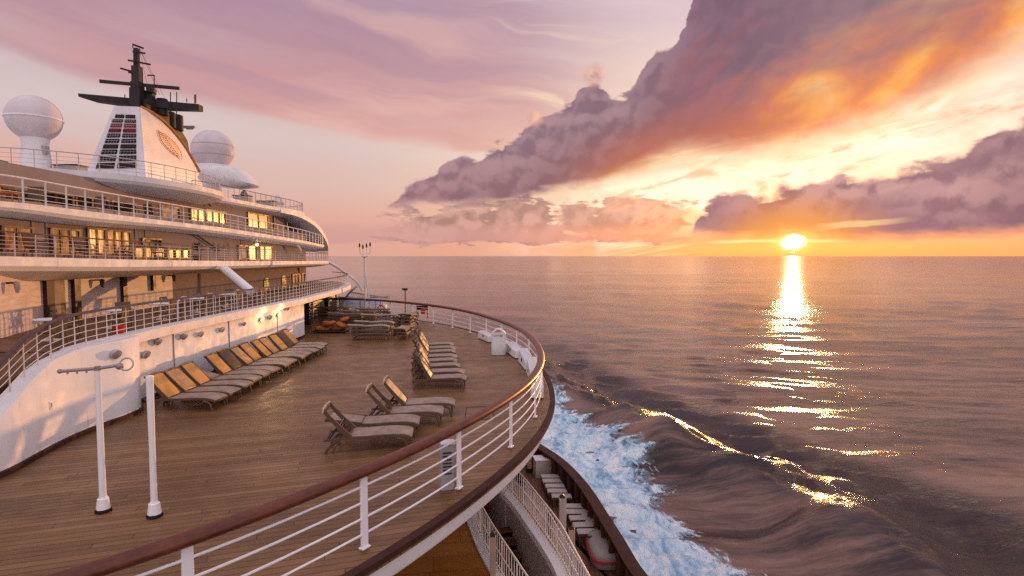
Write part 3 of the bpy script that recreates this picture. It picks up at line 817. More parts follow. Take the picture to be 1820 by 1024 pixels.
# ------------------------------------------------------------------ round aft terrace: floor, edge, railing
rail_px = [(583, 531), (640, 532), (689, 535), (742, 540), (783, 545), (823, 552), (860, 561), (893, 572), (920, 583), (942, 597), (957, 615), (963, 635), (961, 653), (949, 672), (929, 691),
           (896, 715), (855, 738), (815, 760), (760, 789), (655, 835), (530, 887), (411, 934), (300, 976), (140, 1028)]
RZ = 1.10
rp = [onZ(x, y, RZ) for x, y in rail_px]
rp = [Vector((-16.5, 36.6, RZ)), Vector((-14.6, 38.0, RZ))] + rp + [Vector((-5.6, 3.7, RZ)), Vector((-7.6, 2.3, RZ)), Vector((-10.0, 1.2, RZ)), Vector((-12.5, 0.6, RZ))]
RAIL = relax(resample(catmull(rp, 8), 0.4), 14)        # runs from the far left round to the near left
RAIL = resample(RAIL, 0.33)
def flat(P, z): return [Vector((p.x, p.y, z)) for p in P]
# outward = away from the deck centre (-5, 18)
def outw(P, k):
    q = offset(P, k)
    c = Vector((-6, 18, 0)); i = len(P) // 2
    if (q[i] - c).length < (P[i] - c).length: q = offset(P, -k)
    return q
OUT = outw(RAIL, 0.26); INN = outw(RAIL, -0.40)
floor_poly = [(p.x, p.y) for p in outw(RAIL, -0.38)]
floor_poly = floor_poly + [(-14.0, 0.6), (-14.0, 36.0)]
fl = MB(); fl.prism(floor_poly, -0.10, 0.0)
tag(fl.build('teak_deck', 'teak', smooth=False), 'weathered teak planks of the round open terrace', kind='structure')

te = thing('terrace_edge', 'curved white rim of the round terrace with dark brown margin board', 'deck edge', (0.3, 14, 0))
mb = MB(); rings = []
for a, b in zip(INN, OUT):
    d = (b - a); o = b
    rings.append([Vector((a.x, a.y, -0.05)), Vector((a.x, a.y, 0.035)), Vector((o.x, o.y, 0.035)), Vector((o.x, o.y, -0.05))])
mb.loft(rings); mb.build('margin_board', 'cap_brown', te)
OUT2 = outw(RAIL, 0.235); IN2 = outw(RAIL, -0.2)
mb = MB(); rings = []
for b, a in zip(OUT2, IN2):
    rings.append([Vector((b.x, b.y, 0.012)), Vector((b.x, b.y, -0.40)), Vector((a.x, a.y, -0.46)), Vector((a.x, a.y, -0.06))])
mb.loft(rings); mb.build('fascia', 'white_gloss', te)
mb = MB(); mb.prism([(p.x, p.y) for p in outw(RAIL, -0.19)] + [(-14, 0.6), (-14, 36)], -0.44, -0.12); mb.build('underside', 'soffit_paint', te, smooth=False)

def railing(name, label, cat, path, base_z, rail_z, rods, spacing, handmat, hand_r, hand_ry, post, postmat, rodmat, rod_r, phase=0.0, zfun=None, group=None, plate=None, skip=(), maxposts=100):
    """handrail, one mesh per post, and the horizontal rods; path is a plan curve, heights are relative to zfun(i) when given"""
    zb = [zfun(i) if zfun else base_z for i in range(len(path))]
    hh = rail_z - base_z
    mid = path[len(path) // 2]
    rt = thing(name, label, cat, (mid.x, mid.y, zb[len(path) // 2]), group)
    hp = [Vector((p.x, p.y, zb[i] + hh)) for i, p in enumerate(path)]
    MB().tube(hp, hand_r, 12, ry=hand_ry).build('handrail', handmat, rt, ang=60)
    rm = MB()
    for rz in rods:
        rm.tube([Vector((p.x, p.y, zb[i] + rz)) for i, p in enumerate(path)], rod_r, 6)
    rm.build('rail_rods', rodmat, rt, ang=60)
    acc = [0.0]
    for a, b in zip(path, path[1:]): acc.append(acc[-1] + math.hypot(b.x - a.x, b.y - a.y))
    s = phase % spacing; k = 0; n = 0
    while s < acc[-1] and n < maxposts:
        while k < len(path) - 2 and acc[k + 1] < s: k += 1
        f = (s - acc[k]) / max(1e-9, acc[k + 1] - acc[k]); p = path[k].lerp(path[k + 1], f); z = zb[k] + (zb[k + 1] - zb[k]) * f
        tg = tangent(path, k)
        if plate:
            pm = MB(); w, th = plate
            pm.box((p.x, p.y, z + hh / 2 - 0.02), (w, th, hh - 0.06), rz=math.atan2(tg.y, tg.x))
            pm.box((p.x, p.y, z + 0.012), (w * 1.25, th * 2.6, 0.024), rz=math.atan2(tg.y, tg.x))
            pm.lathe([(0.001, 0), (0.016, 0.0), (0.016, 0.03), (0.001, 0.034)], (p.x + tg.x * w * .55, p.y + tg.y * w * .55 - .03, z + 0.02), 8)
            pm.build('post', postmat, rt, bev=0.006)
        else:
            MB().tube([(p.x, p.y, z), (p.x, p.y, z + hh)], post, 6).build('post', postmat, rt, ang=60)
        s += spacing; n += 1
    return rt
# arc position of the post seen at (823, 875)
acc = [0.0]
for a, b in zip(RAIL, RAIL[1:]): acc.append(acc[-1] + (b - a).length)
pq = onZ(823, 868, 0.03); i0 = min(range(len(RAIL)), key=lambda i: (RAIL[i].x - pq.x) ** 2 + (RAIL[i].y - pq.y) ** 2)
railing('terrace_railing', 'curved railing with thick red brown wooden handrail round the terrace', 'railing', RAIL, 0.035, RZ, (0.20, 0.42, 0.64, 0.86), 2.28, 'mahogany', 0.105, 0.075, 0.02,
        'white_gloss', 'white_gloss', 0.016, phase=acc[i0], plate=(0.115, 0.035))
# ------------------------------------------------------------------ white bulwark wall beside the terrace
plan_px = [(0, 850), (60, 818), (130, 781), (190, 757), (222, 746)]
wall_plan = [Vector((-13.5, 4.2, 0)), Vector((-10.6, 6.6, 0)), Vector((-9.55, 8.4, 0))] + [onZ(x, y, 0) for x, y in plan_px]
wall_plan = resample(relax(catmull(wall_plan, 6), 3), 0.25)
wall_plan += [Vector((-9.50, 14.25, 0)), Vector((-9.56, 14.48, 0)), Vector((-9.70, 14.66, 0)), Vector((-9.92, 14.78, 0)), Vector((-10.08, 14.9, 0)), Vector((-10.12, 15.1, 0))]
wall_plan += [Vector((-10.12 - 0.005 * k, 15.1 + (27.9 - 15.1) * k / 24, 0)) for k in range(1, 25)]
TOPZ = [(3, 0.55), (7.5, 0.62), (8.8, 0.74), (9.8, 0.95), (10.5, 1.30), (11.1, 1.62), (11.7, 1.82), (12.4, 1.92), (13.2, 1.95), (60, 1.95)]
def topz(y): return interp(TOPZ, y)
def inwd(P, k):  # toward the ship (left of travel)
    return offset(P, -k)
def wall_hit(px, py, plan, off=0.0):
    d = ray(px, py)
    for a, b in zip(plan, plan[1:]):
        ca = d.x * a.y - d.y * a.x; cb = d.x * b.y - d.y * b.x
        if (ca <= 0) != (cb <= 0) and a.y > 6:
            f = ca / (ca - cb); p = a.lerp(b, f); s = p.y / d.y
            tg = (b - a).normalized()
            return Vector((p.x + tg.y * off, p.y - tg.x * off, CAMZ + d.z * s)), tg
    return None, None
bw = thing('bulwark_wall', 'long white bulwark with swooping front end beside the terrace', 'wall', (-10.1, 20, 0))
inn = inwd(wall_plan, 0.32)
rings = []
for a, b in zip(wall_plan, inn):
    z = topz(a.y)
    rings.append([Vector((a.x, a.y, -0.06)), Vector((a.x, a.y, z - 0.04)), Vector((a.x * .9 + b.x * .1, a.y * .9 + b.y * .1, z)), Vector((b.x, b.y, z)), Vector((b.x, b.y, -0.06))])
MB().loft(rings).build('wall_body', 'white_paint', bw, ang=50)
sk = [(a, b) for a, b in zip(inwd(wall_plan, -0.045), inwd(wall_plan, -0.002))]
MB().loft([[Vector((a.x, a.y, 0.002)), Vector((a.x, a.y, 0.10)), Vector((b.x, b.y, 0.115)), Vector((b.x, b.y, 0.002))] for a, b in sk]).build('skirting', 'cap_brown', bw)
# coaming under the rail, running on as the edge of the middle deck
co_plan = [p for p in wall_plan if p.y > 12.0] 
bedge = co_plan + [Vector((-10.3, 30, 0)), Vector((-10.45, 33, 0)), Vector((-10.8, 36.5, 0)), Vector((-11.5, 40.5, 0)), Vector((-12.6, 44, 0)), Vector((-14.5, 46.5, 0))]
# straight fair edge (the recess below does not show in the coaming)
bedge = [Vector((-9.62 - 0.45 * min(1, max(0, (p.y - 12) / 4)), p.y, 0)) if p.y < 28 else p for p in bedge]
bedge = resample(relax(resample(bedge, 0.5), 5), 0.5)
MB().loft([[Vector((a.x + .05, a.y, 1.70)), Vector((a.x + .05, a.y, topz(a.y) + .005)), Vector((b.x, b.y, topz(a.y) + .012)), Vector((b.x, b.y, 1.70))] for a, b in zip(bedge, inwd(bedge, 0.36))]).build('coaming', 'white_paint', bw, ang=50)
for yy in (16.9, 20.3, 24.6):
    MB().box((-10.108 - 0.005 * (yy - 15.1) * 24 / 12.8, yy, 0.92), (0.03, 0.02, 1.5)).build('seam', 'soffit_paint', bw)
p, tg = wall_hit(90, 720, wall_plan)
if p:
    pl = MB().box(p, (0.09, 0.03, 0.17), rz=math.atan2(tg.y, tg.x)).build('socket_plate', 'white_gloss', bw, bev=0.008)
    im = MB(); q = p + Vector((tg.y, -tg.x, 0)) * 0.018
    for dz, w in ((.035, .045), (.012, .03), (-.012, .05), (-.04, .035)): im.box(q + Vector((0, 0, dz)), (w, 0.006, 0.016), rz=math.atan2(tg.y, tg.x))
    im.build('symbol', 'sign_ink', pl)

# railing on the bulwark
brail = inwd(wall_plan[::1], 0.2)
low = [p for p in brail if 5.0 < p.y < 12.6]
path = low + [Vector((p.x - 0.18, p.y, 0)) for p in bedge if p.y > 12.7]
path = resample(relax(resample(path, 0.3), 4), 0.3)
BZ = [topz(p.y) for p in path]
railing('bulwark_railing', 'dark topped railing with close white posts along the bulwark', 'railing', path, 0.0, 0.74, (0.15, 0.30, 0.45, 0.60), 0.42, 'dark_cap', 0.07, 0.03, 0.013,
        'rail_metal', 'rail_metal', 0.008, zfun=lambda i: BZ[i])

# ------------------------------------------------------------------ middle deck floor
midp = [(p.x - 0.3, p.y) for p in bedge]
tag(MB().prism(midp + [(-22, 46.5), (-22, 12.2)], 1.72, 1.93).build('middle_deck', 'teak_upper', smooth=False), 'brown planked middle deck behind the bulwark railing', kind='structure')
rmp = MB().loft([[Vector((-10.0, 12.2, 1.90)), Vector((-22, 12.2, 1.90)), Vector((-22, 12.2, 1.6)), Vector((-10.0, 12.2, 1.6))],
                 [Vector((-10.0, 9.0, 0.62)), Vector((-22, 9.0, 0.62)), Vector((-22, 9.0, 0.3)), Vector((-10.0, 9.0, 0.3))],
                 [Vector((-11.4, 3.0, 0.4)), Vector((-22, 3.0, 0.4)), Vector((-22, 3.0, 0.1)), Vector((-11.4, 3.0, 0.1))]])
tag(rmp.build('ramp', 'teak_upper', smooth=False), 'brown planked ramp leading down from the middle deck', kind='structure')

# ------------------------------------------------------------------ superstructure
sup = thing('superstructure', 'white tiered superstructure with curved open decks and lit windows', 'ship superstructure', (-15, 25, 1.9))
def tabz(path, tab):
    """height of a fascia edge: the plan point (x, y) seen at the photograph's row for its column"""
    out = []
    for p in path:
        z = 4.5
        for _ in range(4):
            px, _y = proj((p.x, p.y, z)); row = interp(tab, px)
            d = ray(px, row); z = CAMZ + d.z * (p.y / d.y)
        out.append(z)
    return out
def smooth1(a, n=6):
    a = list(a)
    for _ in range(n): a = [a[0]] + [(a[i - 1] + 2 * a[i] + a[i + 1]) / 4 for i in range(1, len(a) - 1)] + [a[-1]]
    return a
XC = -24.0
def slab(name, path, zt, zb, zs, inw, mat='white_paint', ycap=None, par=None):
    rings = []
    yc = max(p.y for p in path) - 1.5 if ycap is None else ycap
    q = inwd(path, inw); r2 = inwd(path, 0.10)
    for i, p in enumerate(path):
        x2 = min(q[i].x, p.x - 0.2)
        yb = min(p.y, yc)
        rings.append([Vector((p.x, p.y, zt[i])), Vector((p.x - .01, p.y, (zt[i] * .35 + zb[i] * .65))), Vector((r2[i].x, r2[i].y, zb[i])), Vector((x2, q[i].y, zs[i])), Vector((XC, yb, zs[i])), Vector((XC, yb, zt[i] - 0.02)), Vector((q[i].x, q[i].y, zt[i] - 0.02))])
    return MB().loft(rings).build(name, mat, par or sup, ang=22)
# --- lower fascia (first tier)
pc = resample(relax(catmull([Vector(v) for v in ((-11.6, 4, 0), (-12.0, 8, 0), (-12.4, 13, 0), (-12.8, 18, 0), (-13.0, 25, 0), (-13.1, 33, 0), (-13.3, 39, 0), (-13.9, 43.5, 0), (-15.4, 46, 0), (-18, 47.5, 0))], 8), 3), 0.5)
zt = smooth1(tabz(pc, [(-900, 446), (0, 455), (200, 461), (400, 464), (605, 464)])); zb = smooth1(tabz(pc, [(-900, 478), (0, 482), (200, 482), (400, 478), (605, 470)])); zs = smooth1(tabz(pc, [(-900, 496), (0, 499), (136, 499), (330, 488), (400, 485), (605, 472)]))
zt = [z if p.y > 14 else zt[min(range(len(pc)), key=lambda i: abs(pc[i].y - 14))] for p, z in zip(pc, zt)]
k14 = min(range(len(pc)), key=lambda i: abs(pc[i].y - 14))
zb = [z if p.y > 14 else zb[k14] for p, z in zip(pc, zb)]; zs = [z if p.y > 14 else zs[k14] for p, z in zip(pc, zs)]
CZT = zt
slab('lower_tier', pc, zt, zb, [a - 0.0 for a in zs], 0.75)
# --- second tier
pd = resample(relax(catmull([Vector(v) for v in ((-12.4, 4, 0), (-12.8, 8, 0), (-13.3, 14, 0), (-13.5, 20, 0), (-13.6, 28, 0), (-13.6, 36, 0), (-13.8, 40, 0), (-14.3, 43.5, 0), (-15.6, 46, 0), (-18, 47.5, 0))], 8), 3), 0.5)
zt2 = smooth1(tabz(pd, [(0, 355), (154, 375), (303, 393.5), (400, 405), (476, 417), (542, 428), (590, 439)])); zb2 = smooth1(tabz(pd, [(0, 370), (154, 393), (308, 405), (400, 416), (476, 426), (542, 435), (592, 444)]))
k15 = min(range(len(pd)), key=lambda i: abs(pd[i].y - 15))
zt2 = [z if p.y > 15 else zt2[k15] + (15 - p.y) * 0.03 for p, z in zip(pd, zt2)]; zb2 = [z if p.y > 15 else zb2[k15] + (15 - p.y) * 0.03 for p, z in zip(pd, zb2)]
slab('middle_tier', pd, zt2, zb2, [z - 0.10 for z in zb2], 0.6)
# --- third tier, rounded at its near end, then a second wing farther forward
pe = resample(relax(catmull([Vector(v) for v in ((-27, 18.0, 0), (-22, 18.6, 0), (-17.7, 19.5, 0), (-15.9, 20.6, 0), (-14.5, 22.3, 0), (-13.9, 24.9, 0), (-14.0, 27.6, 0), (-14.9, 29.4, 0), (-16.6, 31, 0))], 8), 3), 0.4)
slab('upper_tier', pe, [7.1] * len(pe), [6.77] * len(pe), [6.52] * len(pe), 1.0, ycap=31)
pf = resample(relax(catmull([Vector(v) for v in ((-16.0, 27.5, 0), (-15.2, 29.3, 0), (-15.0, 31.5, 0), (-15.0, 33.5, 0), (-14.7, 37, 0), (-14.6, 39, 0), (-15.0, 41.5, 0), (-16.6, 43.5, 0), (-19, 44.5, 0))], 8), 3), 0.4)
slab('forward_tier', pf, [7.08] * len(pf), [6.78] * len(pf), [6.6] * len(pf), 0.8, ycap=43)
# sweeping brow that falls from the forward tier to the second tier
br = catmull([Vector(v) for v in ((-14.72, 36.5, 6.92), (-14.6, 38.5, 6.86), (-14.45, 40.5, 6.60), (-14.4, 42.4, 6.16), (-14.5, 44.2, 5.52), (-14.7, 45.6, 4.95), (-15.0, 46.6, 4.5))], 6)
mb = MB(); rings = []
for i, p in enumerate(br):
    d = (br[min(i + 1, len(br) - 1)] - br[max(i - 1, 0)]).normalized(); n = Vector((1, 0, 0)).cross(d); n = -n if n.z < 0 else n
    rings.append([p + n * .16, p - n * .16, p - n * .16 + Vector((-2.6, 0, 0)), p + n * .16 + Vector((-2.6, 0, 0))])
mb.loft(rings).build('sweeping_brow', 'white_paint', sup, ang=50)
br2 = catmull([Vector(v) for v in ((-13.75, 42.6, 3.55), (-13.4, 43.8, 3.1), (-13.0, 44.6, 2.6), (-12.4, 45.2, 2.0), (-12.0, 45.6, 1.2))], 6)
MB().tube(br2, 0.10, 8).build('sweeping_strut', 'white_paint', sup)

# --- walls between the tiers
def wallstrip(name, plan, z0, z1, mat, th=0.2):
    P = resample(plan, 0.8)
    q = inwd(P, th)
    return MB().loft([[Vector((a.x, a.y, z0)), Vector((a.x, a.y, z1)), Vector((b.x, b.y, z1)), Vector((b.x, b.y, z0))] for a, b in zip(P, q)]).build(name, mat, sup, ang=50)
V3 = lambda *p: Vector((p[0], p[1], 0))
panel_plan = [V3(-12.0, 9.6), V3(-12.35, 12), V3(-12.9, 14.3), V3(-13.9, 16.9), V3(-14.5, 20), V3(-14.7, 24.6)]
wallstrip('panel_wall', panel_plan, 1.90, 3.9, 'panel_wall')
house_plan = [V3(-14.9, 24.4), V3(-15.0, 30), V3(-15.0, 38), V3(-15.2, 42), V3(-16.2, 44.6), V3(-18, 45.6)]
wallstrip('lower_house_wall', house_plan, 1.90, 3.75, 'house_shade_paint')
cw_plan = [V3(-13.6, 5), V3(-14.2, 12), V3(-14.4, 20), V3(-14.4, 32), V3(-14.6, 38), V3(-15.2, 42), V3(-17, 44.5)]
wallstrip('middle_house_wall', cw_plan, 3.6, 5.62, 'house_shade_paint')
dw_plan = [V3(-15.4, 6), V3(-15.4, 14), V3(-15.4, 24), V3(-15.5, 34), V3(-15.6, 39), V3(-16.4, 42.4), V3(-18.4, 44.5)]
wallstrip('upper_house_wall', dw_plan, 4.9, 6.85, 'house_shade_paint')
MB().box((-21, 44.2, 3.6), (6.5, 1.0, 6.2)).build('forward_bulkhead', 'house_shade_paint', sup)

# pillars on the panelled wall
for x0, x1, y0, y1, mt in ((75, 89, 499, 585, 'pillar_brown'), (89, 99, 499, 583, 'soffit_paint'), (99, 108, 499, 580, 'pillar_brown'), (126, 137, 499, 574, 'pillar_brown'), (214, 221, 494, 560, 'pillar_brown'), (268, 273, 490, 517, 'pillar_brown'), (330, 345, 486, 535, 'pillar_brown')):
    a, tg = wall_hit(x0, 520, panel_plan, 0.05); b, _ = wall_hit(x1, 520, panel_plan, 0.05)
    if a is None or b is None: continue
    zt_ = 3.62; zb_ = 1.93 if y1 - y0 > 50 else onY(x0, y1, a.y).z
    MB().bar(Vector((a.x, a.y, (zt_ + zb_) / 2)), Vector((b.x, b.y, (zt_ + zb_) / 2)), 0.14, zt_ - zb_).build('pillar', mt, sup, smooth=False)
# windows: (tier wall, x0, x1, y0, y1, material, frame)
def window(plan, x0, x1, y0, y1, mat, mull=1, framemat='brown_paint', skew=0):
    a, tg = wall_hit(x0, (y0 + y1) / 2, plan, 0.03); b, _ = wall_hit(x1, (y0 + y1) / 2, plan, 0.03)
    if a is None or b is None: return
    xm = (x0 + x1) / 2; c, tg = wall_hit(xm, (y0 + y1) / 2, plan, 0.03)
    zt_ = onY(xm, y0, c.y).z; zb_ = onY(xm, y1, c.y).z
    d = (b - a); d.z = 0; L = d.length; d.normalize(); n = Vector((d.y, -d.x, 0))
    a0 = Vector((a.x, a.y, 0)); up = Vector((0, 0, 1)); w = 0.05
    fm = MB()
    fm.bar(a0 + up * zt_ - d * w, a0 + d * (L + w) + up * zt_, 0.10, w * 1.2); fm.bar(a0 + up * zb_ - d * w, a0 + d * (L + w) + up * zb_, 0.10, w * 1.2)
    for k in range(mull + 1):
        s = L * k / max(1, mull)
        fm.bar(a0 + d * s + up * (zb_ + w * .6), a0 + d * s + up * (zt_ - w * .6), w if 0 < k < mull else w * 1.4, 0.096, up=d)
    fr = fm.build('window', framemat, sup, smooth=False)
    q = a0 - n * 0.015
    MB().raw([q + up * zb_, q + d * L + up * zb_, q + d * L + up * zt_, q + up * zt_, q - n * .02 + up * zb_, q + d * L - n * .02 + up * zb_, q + d * L - n * .02 + up * zt_, q - n * .02 + up * zt_],
             [(0, 1, 2, 3), (7, 6, 5, 4), (0, 4, 5, 1), (1, 5, 6, 2), (2, 6, 7, 3), (3, 7, 4, 0)]).build('pane', mat, fr, smooth=False)
for args in ((cw_plan, 2, 56, 404, 446, 'window_dim', 2), (cw_plan, 89, 140, 408, 452, 'window_dim', 3), (cw_plan, 155, 186, 407, 452, 'window_bright', 2), (cw_plan, 188, 230, 411, 452, 'window_glow', 3),
             (cw_plan, 234, 292, 440, 458, 'window_glow', 3), (cw_plan, 296, 336, 444, 459, 'window_dim', 3), (cw_plan, 252, 286, 425, 434, 'dark_glass', 1),  # glow of the low panes stands in for sun reflected on the glass
             (cw_plan, 423, 439, 437, 460, 'grey_panel', 1), (cw_plan, 441, 483, 438, 462, 'window_bright', 3), (cw_plan, 520, 548, 440, 459, 'dark_glass', 2),
             (dw_plan, 338, 364, 372, 398, 'window_bright', 2), (dw_plan, 366, 400, 375, 402, 'window_dim', 3), (dw_plan, 440, 476, 381, 412, 'window_dim', 2), (dw_plan, 486, 511, 386, 416, 'window_bright', 2), (dw_plan, 514, 546, 396, 420, 'window_bright', 3),
             (dw_plan, 4, 60, 338, 372, 'dark_glass', 2), (dw_plan, 66, 128, 344, 380, 'dark_glass', 2), (dw_plan, 134, 190, 352, 386, 'dark_glass', 2), (dw_plan, 198, 240, 360, 390, 'dark_glass', 1), (dw_plan, 286, 318, 368, 392, 'grey_panel', 1),  # dark panes stand in for deep shade in the near recess
             (house_plan, 519, 541, 487, 507, 'window_dim', 4), (house_plan, 556, 598, 483, 500, 'dark_glass', 4)):
    window(*args)
# oval topped doors on the lower house wall
for x0, x1, y0 in ((468, 478, 494), (500, 508, 489)):
    a, tg = wall_hit(x0, 500, house_plan, 0.04); b, _ = wall_hit(x1, 500, house_plan, 0.04)
    zt_ = onY(x0, y0, a.y).z; d = b - a; d.z = 0
    n = 12; ring = []
    for k in range(n + 1):
        s = k / n; ring.append(Vector((a.x, a.y, 0)) + d * s + Vector((0, 0, zt_ - 0.28 + 0.28 * math.sin(math.pi * s) ** 0.5)))
    nn = Vector((d.y, -d.x, 0)).normalized() * 0.05
    ring = [Vector((a.x, a.y, 1.95))] + ring + [Vector((b.x, b.y, 1.95))]
    dr = MB().loft([ring, [q - nn for q in ring]]).build('door', 'dark_metal', sup)
    MB().ball((b.x + .03, b.y - .12, 2.45), 0.03, 8, 6).build('handle', 'lamp_metal', dr)
# raking strut under the first tier
MB().tube([onX(398, 478, -12.9), onX(447, 519, -11.2)], 0.19, 16).build('raking_strut', 'white_gloss', sup, ang=60)
# conduits and gutters on the walls
MB().tube([onX(280, 402, -14.3) , onX(350, 418, -14.3), onX(390, 446, -14.3)], 0.035, 6).build('drain_pipe', 'dark_metal', sup)
MB().tube([onX(335, 347, -15.3), onX(362, 354, -15.3), onX(374, 366, -15.3)], 0.04, 6).build('drain_pipe', 'dark_metal', sup)
for xx in (57, 82, 240, 258, 428):
    a, tg = wall_hit(xx, 425, cw_plan, 0.015)
    MB().box((a.x, a.y, 4.6), (0.02, 0.03, 1.7)).build('seam', 'soffit_paint', sup)
# arched rib near the forward end
arch = [onX(512, 428, -14.1), onX(524, 433, -14.05), onX(532, 441, -14.0), onX(535, 449, -14.0)]
MB().tube(catmull(arch, 5), 0.09, 8).build('arched_rib', 'white_paint', sup)

# open lattice screen below the overhang at the far end
scr = thing('lattice_screen', 'tall open lattice screen below the overhanging deck edge', 'screen', (-13, 34, 0))
MB().box((-13.0, 35.5, 0.84), (0.06, 13.0, 1.66)).build('mesh_panel', 'screen_mesh', scr, smooth=False)
for k in range(6): MB().box((-12.95, 29.3 + k * 2.5, 0.85), (0.12, 0.10, 1.68)).build('post', 'rail_metal', scr)

# ------------------------------------------------------------------ tier railings
kC = [i for i, p in enumerate(pc) if p.y > 9]
pcr = [Vector((p.x - .12, p.y, 0)) for p in pc if p.y > 9]; zc = [CZT[i] for i in kC]
railing('lower_tier_railing', 'thin railing with five rods along the lowest white tier', 'railing', pcr, 0, 0.62, (0.1, 0.2, 0.3, 0.4, 0.51), 0.72, 'brown_paint', 0.028, 0.022, 0.016, 'thin_rail', 'thin_rail', 0.007, zfun=lambda i: zc[i])
kD = [i for i, p in enumerate(pd) if p.y > 9]
pdr = [Vector((p.x - .12, p.y, 0)) for p in pd if p.y > 9]; zd = [zt2[i] for i in kD]
railing('middle_tier_railing', 'white railing with stout posts along the middle white tier', 'railing', pdr, 0, 0.70, (0.15, 0.30, 0.45), 0.80, 'rail_metal', 0.032, 0.026, 0.026, 'rail_metal', 'rail_metal', 0.009, zfun=lambda i: zd[i])
per = inwd(pe, 0.14)
railing('upper_tier_railing', 'thin railing round the curved top tier in front of the funnel', 'railing', per, 7.1, 7.72, (0.15, 0.30, 0.45), 0.62, 'thin_rail', 0.022, 0.02, 0.016, 'thin_rail', 'thin_rail', 0.008)
pfr = inwd(pf[2:], 0.14)
railing('forward_tier_railing', 'thin dark railing on the forward wing of the top tier', 'railing', pfr, 7.08, 7.72, (0.13, 0.26, 0.39, 0.52), 0.62, 'brown_paint', 0.024, 0.02, 0.018, 'thin_rail', 'thin_rail', 0.009)

# ------------------------------------------------------------------ funnel
fu = thing('funnel', 'white tapered ship funnel with two columns of dark louvres', 'funnel', (-17.3, 27, 7.05))
FL_T = onY(203, 188, 25.6); FR_T = onY(248, 190, 25.0); FL_B = onY(141, 306, 25.6); FR_B = onY(259, 318, 25.0)
FL_B.z = FR_B.z = 7.05
back = [(250, 191.5, 25.4), (272, 203, 26.2), (300, 226, 27.4), (326, 258, 28.8), (344, 288, 29.8), (354, 306, 30.3)]
mb = MB(); rings = []
N = 14
def fpt(f): return FL_B.lerp(FL_T, f), FR_B.lerp(FR_T, f)
BK = [onY(*b) for b in back]; BKZ = [b.z for b in BK][::-1]
def backpt(z):
    P = BK[::-1]
    if z <= P[0].z:
        f = (P[0].z - z); return Vector((P[0].x - 0.02 * f, P[0].y + 0.45 * f, z))
    for a, b in zip(P, P[1:]):
        if z <= b.z: return a.lerp(b, (z - a.z) / (b.z - a.z))
    return Vector((P[-1].x, P[-1].y, z))
for k in range(N + 1):
    f = k / N; a, b = fpt(f); c = backpt(b.z)
    d = Vector((a.x + (c.x - b.x), c.y, a.z))
    bl = min(0.08, (c - b).length * .3)
    rings.append([a, b.lerp(a, .03), b.lerp(c, min(.4, .05 / max(.05, (c - b).length))), c, d])
mb.loft(rings).build('casing', 'funnel_white', fu, ang=28)
# orange edge strip along the sloping back
MB().tube([p + Vector((0.03, 0, 0.03)) for p in catmull(BK, 5)], 0.06, 8).build('edge_strip', 'orange_trim', fu)
# louvre openings, two columns
rows = [(201, 207), (209.5, 215), (217, 224), (226, 233), (235, 242), (244.5, 252), (254.5, 262), (264, 272), (275, 285), (288, 298)]
for i, (y0, y1) in enumerate(rows):
    ym = (y0 + y1) / 2; f = (306 - ym) / (306 - 188)
    f = max(0, min(1, f))
    for c in (0, 1):
        A, B = fpt((FL_T.z - 7.05) and (f))
        za = CAMZ + (455 - y0) / FPX * 25.3 * 0.985; zb_ = CAMZ + (455 - y1) / FPX * 25.3 * 0.985
        fa = (zb_ - 7.05) / (FL_T.z - 7.05); fb = (za - 7.05) / (FL_T.z - 7.05)
        s0, s1 = ((0.15, 0.47), (0.53, 0.86))[c] if i > 0 else ((0.2, 0.48), (0.54, 0.84))[c]
        quad = []
        for ff, s in ((fa, s0), (fa, s1), (fb, s1), (fb, s0)):
            l, r = fpt(ff); quad.append(l.lerp(r, s))
        nrm = (quad[1] - quad[0]).cross(quad[3] - quad[0]).normalized()
        if nrm.y > 0: nrm = -nrm
        lv = MB().loft([[q + nrm * 0.004 for q in quad], [q + nrm * 0.035 for q in quad]]).build('louvre', 'red_slat' if i in (2, 3) else 'dark_glass', fu, smooth=False)
        sm = MB()
        for j in range(5):
            s = (j + .5) / 5
            sm.bar(quad[0].lerp(quad[1], s) + nrm * .05, quad[3].lerp(quad[2], s) + nrm * .05, 0.012, 0.012)
        sm.bar(quad[0].lerp(quad[3], .5) + nrm * .05, quad[1].lerp(quad[2], .5) + nrm * .05, .012, .014)
        sm.build('slats', 'grey_metal' if i % 3 else 'brown_paint', lv, smooth=False)
# gilt lattice emblem on the flank: built as a leaf shape of crossed bars
o0, o1 = FR_B, None
def flank(px, py):
    """point on the flank plane (front edge to sloping back)"""
    a, b, c = FR_B, FR_T, backpt(8.2); n = (b - a).cross(c - a).normalized(); d = ray(px, py)
    cc = Vector((0, 0, CAMZ)); s = (a - cc).dot(n) / d.dot(n); q = cc + d * s
    return q + (n if n.x > 0 else -n) * 0.05
em = MB()
for k in range(11):
    s = k / 10; cx_ = 284 + 34 * s; cy_ = 233 + 46 * s; wd = 3.5 + 8.5 * math.sin(math.pi * min(1, s * .95 + .03))
    em.bar(flank(cx_ - wd, cy_ - 1), flank(cx_ + wd * .9, cy_ + 4), 0.022, 0.022)
for k in (0, 2, 4):
    pts = []
    for j in range(7):
        s = j / 6; wd = 3.5 + 8.5 * math.sin(math.pi * min(1, s * .95 + .03)); q = (k - 2) / 2
        pts.append(flank(284 + 34 * s + q * wd, 233 + 46 * s + q * 2 + 1.5))
    em.tube(pts, 0.014, 5)
em.build('emblem_grille', 'gilt', fu)
